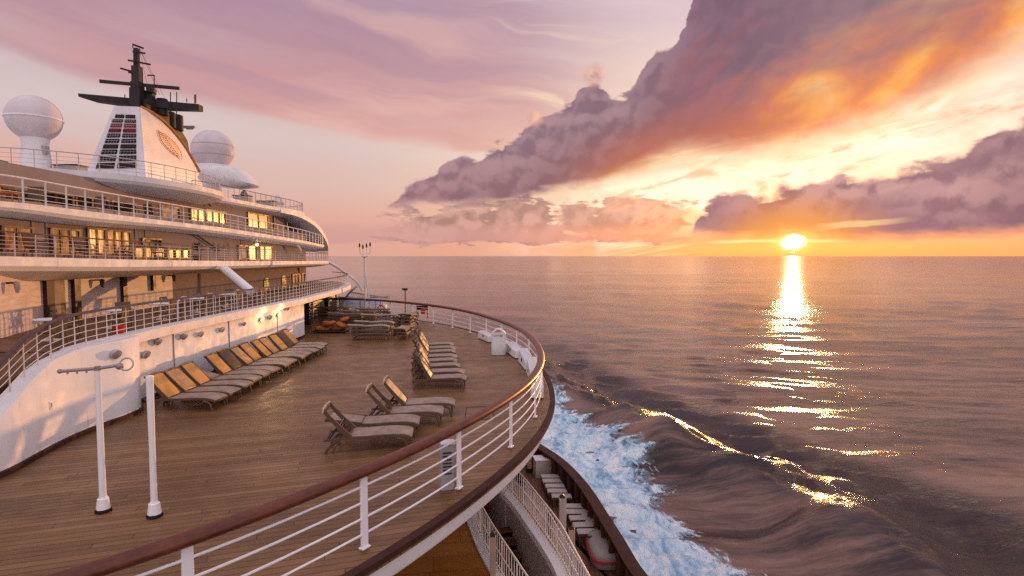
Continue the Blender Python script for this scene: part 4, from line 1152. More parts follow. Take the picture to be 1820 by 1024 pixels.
# ------------------------------------------------------------------ mast behind the funnel
ma = thing('radar_mast', 'black radar mast with long crossing yards above the funnel', 'mast', (-17.2, 27.4, 10.4))
my = 26.6
tw = MB()
for (w, d_, py0, py1, px) in ((.48, .5, 194, 158, 245), (.42, .4, 160, 146, 244.5), (.34, .34, 150, 118, 244), (.20, .2, 120, 86, 243)):
    a = onY(px, py0, my); b = onY(px - 0.5, py1, my)
    tw.bar(a, b, w, d_, up=(0, 1, 0))
tw.build('tower', 'dark_metal', ma, bev=0.02)
side = MB()
side.bar(onY(268, 192, 26.9), onY(268, 156, 26.9), .28, .3, up=(0, 1, 0)); side.bar(onY(262, 160, 26.8), onY(276, 162, 26.9), .5, .25)
side.build('side_trunk', 'dark_metal', ma, bev=0.02)
a, b = onY(139, 170, 25.9), onY(353, 188, 27.7); b.z = a.z
ymb = MB()
c1 = a.lerp(b, .34); c2 = a.lerp(b, .72); dz = Vector((0, 0, .10))
ymb.loft([[a + dz, a - dz * .4, a - dz * .4 + Vector((0, .3, 0)), a + dz + Vector((0, .3, 0))], [a.lerp(b, .1) + dz, a.lerp(b, .1) - dz * 1.6, a.lerp(b, .1) - dz * 1.6 + Vector((0, .45, 0)), a.lerp(b, .1) + dz + Vector((0, .45, 0))],
          [c1 + dz, c1 - dz * 2.2, c1 - dz * 2.2 + Vector((0, .6, 0)), c1 + dz + Vector((0, .6, 0))], [c2 + dz, c2 - dz * 2.2, c2 - dz * 2.2 + Vector((0, .6, 0)), c2 + dz + Vector((0, .6, 0))],
          [b + dz, b - dz * 1.8, b - dz * 1.8 + Vector((0, .4, 0)), b + dz + Vector((0, .4, 0))]])
ymb.build('lower_yard', 'dark_metal', ma, smooth=False)
a, b = onY(177, 144.5, 26.2), onY(319, 160, 27.3); b.z = a.z
MB().bar(a, b, .10, .14).build('upper_yard', 'dark_metal', ma)
for (x0, y0, x1, y1) in ((214, 121.5, 234, 127), (227, 107, 268, 115), (236, 92, 258, 95), (236, 79, 255, 86), (228, 128.5, 254, 132)):
    MB().bar(onY(x0, y0, 26.3), onY(x1, y1, 26.8), .05, .07).build('spreader', 'dark_metal', ma)
for (x, y0, y1) in ((274, 134, 158), (314, 164, 182), (314, 194, 208), (332, 175, 182), (348, 168, 184), (346, 168, 184), (222, 168, 180), (289, 175, 184), (303, 164, 206), (236, 79, 85)):
    MB().tube([onY(x, y0, 27.2), onY(x, y1, 27.2)], 0.022, 5).build('whip_aerial', 'dark_metal', ma)
MB().bar(onY(262, 134, 27.2), onY(275, 134, 27.2), .04, .05).build('spreader', 'dark_metal', ma)
for (x, y) in ((240, 132), (262, 149), (283, 179)):
    MB().tube([onY(247, 84, 26.6), onY(x + 22, y + 20, 27.0)], 0.006, 4).build('stay', 'dark_metal', ma)
# dark exhaust housing that slopes down along the funnel's back
hs = MB(); rings = []
for (x, y, Y, w) in ((262, 186, 26.6, .5), (280, 197, 27.3, .75), (300, 216, 28.2, .85), (318, 238, 29.2, .8), (334, 262, 30.2, .7), (338, 280, 30.6, .5)):
    p = onY(x, y, Y); rings.append([p + Vector((0.1, -.2, w * .45)), p + Vector((0.1, -.25, -w * .6)), p + Vector((-1.0, .3, -w * .6)), p + Vector((-1.0, .4, w * .45))])
hs.loft(rings).build('exhaust_housing', 'dark_metal', ma, smooth=False)
for (x, y, Y, r) in ((300, 209, 28.4, .30), (312, 214, 28.9, .34), (288, 186, 27.4, .26)):
    p = onY(x, y, Y); MB().lathe([(r, -.5), (r, .22), (r * .9, .26), (.01, .26)], p, 14).build('exhaust_pipe', 'dark_metal', ma)
for (x, y, Y, w) in ((327, 226, 29.8, .5), (331, 228, 30, .3)):
    p = onY(x, y, Y); MB().bar(p, p + Vector((w, .1, .02)), .12, .12).build('floodlight', 'grey_metal', ma)

# ------------------------------------------------------------------ radomes
r1 = thing('radome', 'large white radome on a round pillar at the near end of the top tier', 'radome', (-18.5, 22.0, 7.1), group='radomes on the top tier')
c = onY(60.5, 211, 22.0)
rr = 0.885
MB().ball(c, rr, 40, 24, (1, 1, .97)).build('dome', 'radome_white', r1, ang=80)
MB().lathe([(rr * 1.0, -.03), (rr * 1.035, -.02), (rr * 1.035, .02), (rr * 1.0, .03)], c - Vector((0, 0, .02)), 40).build('flange', 'white_gloss', r1)
MB().lathe([(.50, 7.1 - c.z), (.46, -1.4), (.42, -.95), (.46, -.78), (.44, -.70)], c, 28).build('pedestal', 'white_paint', r1, ang=50)
MB().box(c + Vector((.46, -.1, -1.2)), (.14, .2, .3)).build('junction_box', 'grey_panel', r1)
r2 = thing('radome', 'second white radome carried on a wing beside the funnel', 'radome', (-17.9, 34, 7.1), group='radomes on the top tier')
c = onY(378, 267, 34.0); rr = 1.16
MB().ball(c, rr, 40, 24).build('dome', 'radome_white', r2, ang=80)
for k, zz in enumerate((-.35, .25)):
    q = math.sqrt(rr * rr - zz * zz); MB().lathe([(q * 1.0, -.012), (q * 1.008, -.01), (q * 1.008, .01), (q, .012)], c + Vector((0, 0, zz)), 40).build('seam_ring', 'grey_panel', r2)
MB().lathe([(1.0, -1.08), (1.02, -.96), (.9, -.88), (.6, -.86)], c, 32).build('base_ring', 'white_gloss', r2)
w_px = [(346, 297), (400, 296), (424, 299), (440, 311), (452, 323), (456, 329), (452, 333), (428, 335), (398, 333), (368, 322), (348, 312)]
cen = onY(395, 316, 33.6); rings = []
for dy, k in ((-1.25, .35), (-1.1, .75), (-.7, .95), (0, 1.0), (.7, .95), (1.1, .75), (1.25, .35)):
    rings.append([cen + (onY(x, y, 33.6) - cen) * k + Vector((0, dy, 0)) for x, y in w_px])
MB().loft(rings).build('wing', 'white_paint', r2, ang=50)
MB().lathe([(.55, 0), (.45, .9), (.6, 1.6)], (-17.6, 33.6, 7.1), 20).build('pillar', 'white_paint', r2)
# small things on the forward wing
sd = thing('beacon', 'small white lattice beacon cone on the forward wing of the top tier', 'beacon', (-15.9, 38.5, 7.1))
p = onY(494, 363, 38.5); MB().lathe([(.42, 7.1 - p.z), (.40, .1), (.22, .48), (.10, .62), (.02, .66)], p, 16).build('cone', 'radome_white', sd)
MB().lathe([(.44, -.02), (.44, .05), (.40, .08)], p, 16).build('collar', 'grey_panel', sd)
vt = thing('deck_ventilator', 'small dark ventilator post on the forward wing beside the second radome', 'ventilator', (-16.0, 34.0, 7.1))
p = onY(434, 352, 34.0); MB().tube([(p.x, p.y, 7.1), (p.x, p.y, p.z + .35)], .05, 8).build('post', 'grey_metal', vt); MB().lathe([(.20, 0), (.24, .1), (.16, .3), (.04, .42)], p + Vector((0, 0, .05)), 12).build('hood', 'grey_metal', vt)
# ------------------------------------------------------------------ sun loungers
def lounger(label, kind, group, cat='sun lounger', back=46, sling_mat='sling_grey', back_mat=None, frame='dark_wicker', L=1.80, W=0.62, name='sun_lounger'):
    """head end at local x = 0, foot at x = L; width along y"""
    t = thing(name, label, cat, (0, 0, 0), group, local=True)
    h = W / 2; zs = 0.33; xh = 0.58
    prof = [(xh - .05, zs), (xh + .25, zs + .005), (xh + .55, zs + .02), (xh + .85, zs + .025), (L - .12, zs + .0), (L, zs - .045)]
    fm = MB()
    for s in (-1, 1):
        P = [Vector((0.02, s * h, zs - .06)), Vector((.3, s * h, zs - .045))] + [Vector((x, s * h, z - .03)) for x, z in prof]
        fm.loft([[p + Vector((0, .015, .024)), p + Vector((0, .015, -.024)), p + Vector((0, -.015, -.024)), p + Vector((0, -.015, .024))] for p in catmull(P, 4)])
    fm.box((L - .015, 0, zs - .075), (.035, W, .05)); fm.box((.05, 0, zs - .07), (.035, W - .03, .04)); fm.box((xh, 0, zs - .05), (.03, W - .03, .03)); fm.box((1.25, 0, zs - .05), (.03, W - .03, .03))
    fm.build('frame', frame, t)
    P = catmull([Vector((x, 0, z + .006)) for x, z in prof], 4)
    MB().loft([[Vector((p.x, -h + .02, p.z)), Vector((p.x, -h * .5, p.z - .012)), Vector((p.x, h * .5, p.z - .012)), Vector((p.x, h - .02, p.z)), Vector((p.x, h - .02, p.z - .022)), Vector((p.x, h * .5, p.z - .03)), Vector((p.x, -h * .5, p.z - .03)), Vector((p.x, -h + .02, p.z - .022))] for p in P]).build('seat', sling_mat, t, ang=50)
    a = R(back); bl = 0.76; hx = xh - .04; top = Vector((hx - bl * math.cos(a), 0, zs + bl * math.sin(a)))
    bf = MB()
    for s in (-1, 1):
        A = Vector((hx, s * (h - .015), zs - .01)); B = Vector((top.x, s * (h - .015), top.z))
        bf.loft([[A.lerp(B, f) + Vector((k * (.035 - .012 * f), .016 * q, k * (.035 - .012 * f))) + Vector((-.02 * math.sin(f * 3.1), 0, 0)) for k, q in ((1, 1), (1, -1), (-1, -1), (-1, 1))] for f in (0, .25, .5, .75, 1)])
    bf.box((top.x + .03, 0, top.z - .02), (.03, W - .04, .035)); bf.box((hx - .03, 0, zs + .0), (.03, W - .04, .03))
    bk = bf.build('backrest', frame, t)
    d = (Vector((hx, 0, zs)) - top).normalized(); nrm = Vector((-d.z, 0, d.x)); nrm = nrm if nrm.z > 0 else -nrm
    if kind != 'open':
        ring = []
        th = 0.030 if kind == 'pad' else 0.014
        for f in (0.02, .06, .25, .5, .75, .94, .98):
            p = top.lerp(Vector((hx, 0, zs)), f); e = (0.35 if f in (.02, .98) else 1)
            q = p + nrm * (.012 + th * e); w = h - .035
            ring.append([q + Vector((0, -w, 0)) - nrm * th * .5, q + Vector((0, -w * .8, 0)), q + Vector((0, 0, 0)) + nrm * th * .25, q + Vector((0, w * .8, 0)), q + Vector((0, w, 0)) - nrm * th * .5, p + nrm * .004 + Vector((0, w, 0)), p + nrm * .004 + Vector((0, -w, 0))])
        MB().loft(ring).build('back_pad', back_mat or sling_mat, bk, ang=50)
    tb = MB(); tb.tube([Vector((top.x, -h - .05, top.z + .0)), Vector((top.x - .015, 0, top.z + .025)), Vector((top.x, h + .05, top.z))], .022, 8, ry=.035)
    tb.build('top_rail', 'sling_gold' if kind in ('open', 'panel') else frame, bk)  # gold on the open and panel bars stands in for yellow light
    st = MB(); q = top.lerp(Vector((hx, 0, zs)), .58)
    st.tube([Vector((q.x, -h + .06, q.z)), Vector((q.x, h - .06, q.z))], .011, 6); st.tube([Vector((q.x - (.22 if back > 20 else .1), -h + .06, zs - .07)), Vector((q.x - (.22 if back > 20 else .1), h - .06, zs - .07))], .011, 6)
    for s in (-1, 1): st.bar(Vector((q.x, s * (h - .06), q.z)), Vector((q.x - .22 if back > 20 else q.x - .1, s * (h - .06), zs - .07)), .022, .03)
    st.build('back_stay', 'dark_metal', t)
    for s in (-1, 1):
        lg = MB(); P = catmull([Vector((.30, s * h, zs - .08)), Vector((.20, s * h, .20)), Vector((.08, s * h, .07)), Vector((.06, s * h, 0.0))], 3)
        lg.tube(P, .022, 7, ry=.03); P2 = catmull([Vector((.36, s * h, zs - .08)), Vector((.30, s * h, .2)), Vector((.22, s * h, .08)), Vector((.20, s * h, 0.0))], 3); lg.tube(P2, .016, 6)
        lg.build('leg', frame, t)
        P = catmull([Vector((L - .30, s * h, zs - .06)), Vector((L - .16, s * h, .23)), Vector((L - .10, s * h, .10)), Vector((L - .08, s * h, 0))], 3)
        MB().tube(P, [.034, .032, .03, .028, .026, .025, .024, .022, .02, .02][:len(P)] if len(P) <= 10 else .026, 7).build('leg', frame, t)
    return t

# row along the white bulwark: thirteen, heads to the wall
GR = 'amber backed loungers in the row along the white bulwark'
A = lounger('', 'pad', GR, sling_mat='sling_grey', back_mat='sunlit_cushion', back=47)
B = lounger('', 'pad', GR, sling_mat='sling_grey', back_mat='sling_sunlit', back=44)
C_ = lounger('', 'pad', GR, sling_mat='sling_grey', back_mat='sling_grey', back=16)
D_ = lounger('', 'pad', GR, sling_mat='sling_grey', back_mat='dark_wicker', back=49)
seq = ['A', 'B', 'A', 'C', 'A', 'D', 'B', 'A', 'A', 'B', 'A', 'D', 'A']
PR = dict(A=A, B=B, C=C_, D=D_); usedk = set()
for i, k in enumerate(seq):
    y = 14.78 + 0.742 * i; loc = (-9.40 - 0.012 * i + random.uniform(-.07, .07), y, 0.0); rz = R(random.uniform(-4.0, 4.0) + 1.5)
    desc = {'A': 'padded back tinted sunlit amber', 'B': 'woven back tinted sunlit amber', 'C': 'back folded down low', 'D': 'dark brown back'}[k]
    lab = '%s lounger from the near end of the wall row, %s' % (ORD[i], desc)
    if k not in usedk:
        usedk.add(k); o = PR[k]; o.location = loc; o.rotation_euler = (0, 0, rz); o['label'] = lab
    else: dup(PR[k], loc, rz, lab, GR)

# two pairs in the middle of the deck
GP = 'loungers with open back frames in the middle of the deck'
q = onZ(585, 786, 0)
o1 = lounger('nearest lounger in the middle of the deck, open backrest frame with pale top rail', 'open', GP, back=47, L=1.78); o1.location = (-3.86, 11.60, 0); o1.rotation_euler = (0, 0, R(7))
o1b = lounger('flat lounger with lowered back directly behind the nearest one', 'flat', GP, back=8, L=1.78); o1b.location = (-3.86, 12.50, 0); o1b.rotation_euler = (0, 0, R(6))
dup(o1, (-3.42, 13.36, 0), R(4), 'front lounger of the pair farther along, open backrest frame', GP)
o2 = lounger('lounger with golden woven back panel beside an open framed lounger', 'panel', GP, back=49, back_mat='sling_gold', L=1.78); o2.location = (-3.22, 14.12, 0); o2.rotation_euler = (0, 0, R(5))

# tight row standing out in the deck, backs to the left
GT = 'loungers packed in a tight row near the rail'
o3 = lounger('', 'flat', GT, back=62, sling_mat='sling_grey', back_mat='sling_grey', L=1.62, W=.60)
o3b = lounger('', 'flat', GT, back=52, sling_mat='sling_grey', back_mat='dark_wicker', L=1.66, W=.60)
for i in range(8):
    loc = (-3.05 - 0.145 * i, 17.15 + 0.93 * i, 0); rz = R(2 + random.uniform(-4, 4)); loc = (loc[0] + random.uniform(-.08, .08), loc[1], 0)
    lab = '%s lounger from the near end of the tight row beside the litter bin' % ORD[i]
    src = o3 if i % 3 != 1 else o3b
    if i < 2: src.location = loc; src.rotation_euler = (0, 0, rz); src['label'] = lab
    else: dup(src, loc, rz, lab, GT)
# flat stacks far back on the deck
GS = 'flat loungers stacked far back on the deck'
fl_ = lounger('', 'flat', GS, back=3, sling_mat='sling_grey', back_mat='sling_grey', L=1.75, W=.6)
first = True
def stack(x, y, rz, n, text, group):
    global first
    for k in range(n):
        lab = '%s, %s' % (text, ['lowest lounger', 'second lounger up', 'third lounger up', 'topmost lounger'][k] if k < n - 1 else 'topmost lounger')
        loc = (x + random.uniform(-.05, .05), y + random.uniform(-.03, .03), 0.0 + k * .17); r = rz + R(random.uniform(-3, 3))
        if first: fl_.location = loc; fl_.rotation_euler = (0, 0, r); fl_['label'] = lab; first = False
        else: dup(fl_, loc, r, lab, group)
stack(-7.65, 27.0, R(3), 3, 'near stack at the foot of the tall mast', GS)
stack(-7.75, 28.6, R(2), 3, 'middle stack at the foot of the tall mast', GS)
stack(-7.85, 30.3, R(4), 4, 'far stack at the foot of the tall mast', GS)
stack(-5.35, 26.9, R(84), 2, 'narrow stack right of the tall mast', GS)
stack(-5.75, 30.4, R(86), 4, 'tall narrow stack far right of the mast', GS)
GD = 'dark loungers stacked beyond the white wall end'
dk = lounger('', 'flat', GD, back=3, sling_mat='dark_wicker', back_mat='dark_wicker', L=1.75, W=.6); fl_ = dk; first = True
stack(-9.75, 31.0, R(2), 4, 'dark stack just beyond the white wall end', GD)
stack(-9.6, 32.4, R(0), 4, 'dark stack behind the rust coloured cushion heap', GD)
stack(-9.0, 33.8, R(-3), 4, 'dark stack closest to the far railing', GD)
stack(-11.7, 34.6, R(5), 4, 'dark stack in the corner under the overhang', GD)
# heap of rust coloured cushions on a low trolley
hp = thing('cushion_heap', 'heap of rust orange cushions lying beyond the white wall end', 'cushions', (-9.4, 29.6, 0))
for k, (dx, dy, dz, sx, sy, a) in enumerate(((-.5, 0, .22, .8, .6, .1), (.3, .1, .22, .8, .6, -.1), (-.3, .5, .40, .75, .55, .3), (.5, -.1, .42, .7, .5, .5), (.55, .25, .66, .55, .5, -.3), (-.1, -.2, .50, .8, .5, -.2))):
    m_ = MB(); m_.ball((0, 0, 0), 1.0, 14, 8)
    vs = []
    for v in m_.v:
        p = Vector((math.copysign(abs(v[0]) ** .55, v[0]) * sx / 2, math.copysign(abs(v[1]) ** .55, v[1]) * sy / 2, v[2] * .11))
        p = Matrix.Rotation(a, 3, 'Y') @ Matrix.Rotation(a * 3, 3, 'Z') @ p
        vs.append(p + Vector((-9.4 + dx, 29.6 + dy, dz)))
    m_.v = vs; m_.build('cushion', 'rust_fabric', hp, ang=60)
tr = MB(); tr.box((-9.4, 29.75, .11), (1.9, 1.2, .06)); [tr.lathe([(.06, -.03), (.06, .03)], (-9.4 + sx * .8, 29.75 + sy * .5, .06), 10, M=Matrix.Rotation(math.pi / 2, 3, 'X')) for sx in (-1, 1) for sy in (-1, 1)]
tr.build('trolley', 'dark_metal', hp)
# plain brown bollard by the wall end, black post by the far rail
bp = thing('bollard', 'squat brown bollard standing behind the cushion heap', 'bollard', (-12.0, 34.2, 0))
MB().box((-12.0, 33.2, .75), (.34, .34, 1.5)).build('shaft', 'pillar_brown', bp, bev=.05); MB().box((-12.0, 33.2, 1.53), (.42, .42, .06)).build('cap', 'dark_metal', bp, bev=.02)
bp = thing('gate_post', 'black post with knob where the far railing ends', 'post', (-12.2, 37.6, 0))
MB().box((-12.2, 37.4, .60), (.26, .26, 1.2)).build('shaft', 'black_rubber', bp, bev=.03); MB().ball((-12.2, 37.4, 1.26), .14, 12, 8).build('knob', 'black_rubber', bp)

# ------------------------------------------------------------------ two white posts in the foreground
def white_post(px, pyb, pyt, label, arm):
    b = onZ(px, pyb, 0); top = onY(px - 4 if arm else px - 3, pyt, b.y).z
    t = thing('shower_post' if arm else 'white_post', label, 'post', (b.x, b.y, 0))
    MB().tube([(b.x, b.y, .05), (b.x, b.y, top * .5), (b.x, b.y, top)], [.052, .046, .042] if arm else [.049, .044, .052], 20).build('shaft', 'white_gloss', t, ang=60)
    MB().lathe([(.098, .05), (.092, .10), (.078, .21), (.058, .225), (.056, .24)], b, 24).build('collar', 'white_gloss', t, ang=40)
    ft = MB(); ft.lathe([(.115, 0), (.125, .012), (.118, .03), (.10, .055), (.03, .058)], b, 8, M=Matrix.Rotation(.3, 3, 'Z')); ft.build('foot', 'black_rubber', t, bev=.008)
    return t, Vector((b.x, b.y, top))
t, top = white_post(184, 909, 655, 'white post with a cross arm and a metal ring on top', True)
arm = MB(); a = top + Vector((-.49, -.12, -.02)); b = top + Vector((.23, .06, .03))
arm.tube([a, top + Vector((0, 0, .0)), b], .026, 10); arm.ball(a, .036, 10, 6); arm.tube([top - Vector((0, 0, .03)), top + Vector((0, 0, .035))], .045, 12)
for s in (.2, .45, .7): arm.tube([a.lerp(top, s) - Vector((0, 0, .03)), a.lerp(top, s) - Vector((0, 0, .055))], .014, 8)
arm.build('cross_arm', 'grey_metal', t)
hd = MB(); hd.ball(b + Vector((.06, .01, -.01)), .06, 14, 10, (1, .9, .9)); hd.build('joint', 'grey_metal', t)
MB().torus(b + Vector((.155, .03, .02)), .095, .014, 28, 8, M=Matrix.Rotation(R(72), 3, 'X') @ Matrix.Rotation(R(15), 3, 'Y')).build('ring', 'lamp_metal', t)
t, top = white_post(275, 918, 668, 'plain white post with a flared top, no cross arm', False)
MB().lathe([(.052, -.10), (.056, -.02), (.051, .0), (.02, .008)], top, 20).build('flared_cap', 'white_gloss', t)

# ------------------------------------------------------------------ floodlights on the bulwark
LP = [(200, 629, 0, 1.15), (254, 630, 0, 1.1), (276, 607, 0, 1.0), (322, 598, 0, 1.0), (353, 594, 0, .9), (391, 586, 0, .95), (430, 576, 0, .8), (461, 567, 1, 1.0), (476, 564, 0, 1.0), (492, 559, 1, .9), (508, 548, 0, 1.0)]
for i, (x, y, on, k) in enumerate(LP):
    p, tg = wall_hit(x, y, wall_plan, 0.0)
    if p is None: continue
    n = Vector((tg.y, -tg.x, 0)); k *= .86
    lt = thing('wall_floodlight', '%s round metal floodlight from the near end of the bulwark%s' % (ORD[i], ', lit' if on else ''), 'wall light', tuple(p), 'round floodlights on the bulwark')
    MB().box(p + n * .02, (.10 * k, .04, .14 * k), rz=math.atan2(tg.y, tg.x)).build('bracket', 'lamp_metal', lt, bev=.005)
    ax = (n * .9 + tg * random.uniform(-.3, .1) + Vector((0, 0, -.5))).normalized()
    Q = Vector((0, 0, 1)).rotation_difference(ax).to_matrix()
    c = p + n * .085
    MB().lathe([(.03 * k, -.10 * k), (.085 * k, -.075 * k), (.118 * k, -.02), (.125 * k, .02 * k), (.122 * k, .045 * k), (.105 * k, .05 * k)], c, 20, M=Q).build('housing', 'lamp_metal', lt, ang=50)
    MB().lathe([(.104 * k, .045 * k), (.06 * k, .072 * k), (.01, .08 * k)], c, 20, M=Q).build('lens', 'bulb' if on else 'grey_panel', lt, ang=60)
    if on:
        l = bpy.data.lights.new('floodlight_beam', 'POINT'); l.energy = 12; l.color = (1.0, .62, .26); l.shadow_soft_size = .08
        lo = bpy.data.objects.new('floodlight_beam', l); COL.objects.link(lo); lo.location = p + n * .32 + Vector((0, 0, .16))
# lamps under the lowest tier
for i, (x, y) in enumerate(((12, 510), (169, 503), (310, 494))):
    p, tg = wall_hit(x, y, panel_plan, 0.0)
    if p is None: p, tg = wall_hit(300, y, panel_plan, 0.0)
    n = Vector((tg.y, -tg.x, 0))
    lt = thing('bracket_lamp', ['dark bracket lamp at the near end of the panelled wall', 'dark bracket lamp in the middle of the panelled wall', 'small bracket lamp at the far end of the panelled wall'][i], 'wall light', tuple(p), 'bracket lamps on the panelled wall')
    MB().bar(p + Vector((0, 0, .1)), p + n * .22 + Vector((0, 0, .1)), .05, .05).build('bracket', 'dark_metal', lt)
    MB().lathe([(.04, -.16), (.07, -.02), (.085, .10), (.03, .14)], p + n * .22, 12).build('shade', 'lamp_metal' if i == 0 else 'brown_paint', lt)
# one lit lamp on the middle house wall
p, tg = wall_hit(452, 433, cw_plan, 0.05)
lt = thing('round_lamp', 'small glowing lamp above the bright window of the lowest tier', 'wall light', tuple(p))
MB().lathe([(.10, -.02), (.10, .03), (.02, .05)], p, 12).build('bracket', 'lamp_metal', lt); MB().ball(p + Vector((.1, 0, -.06)), .075, 12, 8).build('globe', 'bulb', lt)

# ------------------------------------------------------------------ litter bin
b = onZ(886, 632, 0)
bn = thing('litter_bin', 'white litter bin with a pink peaked lid beside the rail', 'litter bin', (b.x, b.y, 0), rz=0)
w = .29; fy = b.y
sec = lambda z, k: [Vector((b.x + sx * w * k, b.y + .27 + sy * .25 * k, z)) for sx, sy in ((-1, -.8), (-.82, -1), (.82, -1), (1, -.8), (1, .8), (.82, 1), (-.82, 1), (-1, .8))]
MB().loft([sec(0.01, .94), sec(.04, .98), sec(.5, 1), sec(.84, 1.0)]).build('body', 'white_paint', bn, ang=30)
hd = MB(); hd.loft([[Vector((b.x + x, b.y + y_, z)) for x, z in ((-w, .84), (w, .84), (w * .95, .90), (.10, 1.06), (-.08, 1.06), (-w * .85, .92))] for y_ in (.03, .51)]); hd.build('hood', 'white_paint', bn, bev=.015)
MB().loft([[Vector((b.x + x, b.y + y_, z)) for x, z in ((-.17, .94), (.12, .955), (.05, 1.045), (-.06, 1.05))] for y_ in (.012, .03)]).build('lid_panel', 'pink_paint', bn)
def lettering(txt, loc, size, mat, parent, rot=(math.pi / 2, 0, 0)):
    cu = bpy.data.curves.new('lettering', 'FONT'); cu.body = txt; cu.size = size; cu.align_x = 'CENTER'; cu.align_y = 'CENTER'; cu.extrude = 0.002
    tmp = bpy.data.objects.new('lettering', cu); COL.objects.link(tmp); bpy.context.view_layer.update()
    me = bpy.data.meshes.new_from_object(tmp.evaluated_get(bpy.context.evaluated_depsgraph_get())); bpy.data.objects.remove(tmp)
    me.materials.clear(); me.materials.append(MATS[mat])
    o = bpy.data.objects.new('lettering', me); COL.objects.link(o); o.parent = parent; o.location = Vector(loc) - BASES[parent.name]; o.rotation_euler = rot
    return o
lettering('LITTER', (b.x, b.y + .014, .79), .115, 'sign_ink', bn)
# ------------------------------------------------------------------ white lockers inside the rail, with sloping tops
GL = 'white lockers along the foot of the rail'
for i, y0 in enumerate((16.6, 18.5, 20.4, 22.6, 24.6, 26.7)):
    k = min((i_ for i_ in range(len(RAIL)) if RAIL[i_].x > -6), key=lambda j: abs(RAIL[j].y - y0)); p = RAIL[k]; tg = tangent(RAIL, k); n = Vector((tg.y, -tg.x, 0))
    if (p + n - Vector((-6, 18, 0))).length > (p - Vector((-6, 18, 0))).length: n = -n
    lk = thing('locker', '%s sloping white locker from the near end at the foot of the rail' % ORD[i], 'locker', (p.x, p.y, .035), GL)
    L_ = .82; h0, h1 = .30, (.56, .52, .50, .40, .36, .34)[i]; c = p + n * .10; c.z = 0.035
    A_ = []
    for s, hh in ((-L_, h0), (L_, h1)):
        q = c - tg * s; A_.append([q + n * .20, q + n * .17 + Vector((0, 0, hh * .86)), q + n * .05 + Vector((0, 0, hh)), q - n * .16 + Vector((0, 0, hh)), q - n * .16])
    MB().loft(A_).build('body', 'white_paint', lk, bev=.012)
    q = c + n * .197 + Vector((0, 0, .2)); MB().box(q, (.14, .02, .10), rz=math.atan2(tg.y, tg.x)).build('latch', 'grey_metal' if i % 2 else 'dark_metal', lk)
# coil and lifebuoys on the far rail
def lifebuoy(px, py, Y, label, r=.22):
    c = onY(px, py, Y); t = thing('lifebuoy', label, 'lifebuoy', tuple(c), 'lifebuoys on the far rail')
    M = Matrix.Rotation(R(90), 3, 'X')
    MB().torus(c, r, .055, 28, 10, M=M).build('ring', 'red_paint', t)
    bd = MB()
    for k in range(4):
        a = R(45 + 90 * k); d = Vector((math.cos(a), 0, math.sin(a))); bd.torus(c + d * r, .058, .012, 12, 6, M=Matrix((d, Vector((0, 1, 0)), d.cross(Vector((0, 1, 0))))).transposed() @ Matrix.Rotation(R(90), 3, 'X'))
    bd.build('bands', 'white_gloss', t); return t
lifebuoy(677, 549, 38.3, 'red lifebuoy hanging on the far railing right of the tall mast')
fb = thing('fire_box', 'black rack holding a red fire bucket on the far railing', 'fire rack', (-5.9, 36.9, 0))
c = onY(751, 556, 36.6)
MB().box(c + Vector((0, 0, .32)), (.62, .22, .26)).build('rack', 'black_rubber', fb, bev=.02)
for s in (-1, 1): MB().box(c + Vector((s * .34, 0, .16)), (.06, .2, .95)).build('upright', 'dark_metal', fb)
MB().lathe([(.13, -.18), (.17, .16), (.15, .17)], c + Vector((.06, -.16, .12)), 16).build('bucket', 'red_paint', fb)
# ------------------------------------------------------------------ masts at the far rail
b = onZ(650, 562, 0); top = onY(648, 456, b.y).z
am = thing('antenna_mast', 'tall slender grey mast with three pronged head at the far end', 'mast', (b.x, b.y, 0))
MB().tube([(b.x, b.y, 0), (b.x, b.y, 1.2), (b.x - .02, b.y, top + .05)], [.12, .095, .06], 14).build('pole', 'rail_metal', am)
MB().tube(catmull([Vector((b.x + .45, b.y, 0)), Vector((b.x + .28, b.y, .9)), Vector((b.x + .1, b.y, 2.2)), Vector((b.x, b.y, 3.0))], 4), .05, 8).build('stay_leg', 'rail_metal', am)
MB().lathe([(.34, 0), (.34, .10), (.2, .3), (.14, .36)], (b.x, b.y, 0), 14).build('footing', 'dark_metal', am)
hd = MB(); T0 = Vector((b.x, b.y, top))
for dx, dz, l in ((-.34, .55, .32), (-.12, .40, .46), (.12, .5, .38), (.36, .62, .30)):
    P = catmull([T0, T0 + Vector((dx * .7, 0, .18)), T0 + Vector((dx, 0, dz * .6)), T0 + Vector((dx, 0, dz + l))], 4); hd.tube(P, .022, 7)
hd.build('antenna_prongs', 'rail_metal', am)
for dx, dz in ((-.34, .72), (-.12, .62), (.12, .70), (.36, .78)): MB().lathe([(.05, -.1), (.06, .05), (.03, .16)], T0 + Vector((dx, 0, dz)), 8).build('antenna_tip', 'dark_metal', am)
MB().lathe([(.16, 0), (.2, .06), (.14, .12)], T0 - Vector((0, 0, .05)), 12).build('collar', 'rail_metal', am)
c = onY(720, 515, 41.0)
lp = thing('deck_lamp', 'thin dark lamp post rising beyond the far railing', 'lamp post', (c.x, c.y, -.3))
MB().tube([(c.x, c.y, -5.5), (c.x, c.y, c.z)], .035, 8).build('pole', 'dark_metal', lp); MB().box(c + Vector((0, 0, .05)), (.42, .2, .12)).build('lamp_head', 'dark_metal', lp, bev=.02); MB().box(c + Vector((0, 0, -.03)), (.30, .16, .04)).build('glass', 'dark_glass', lp)
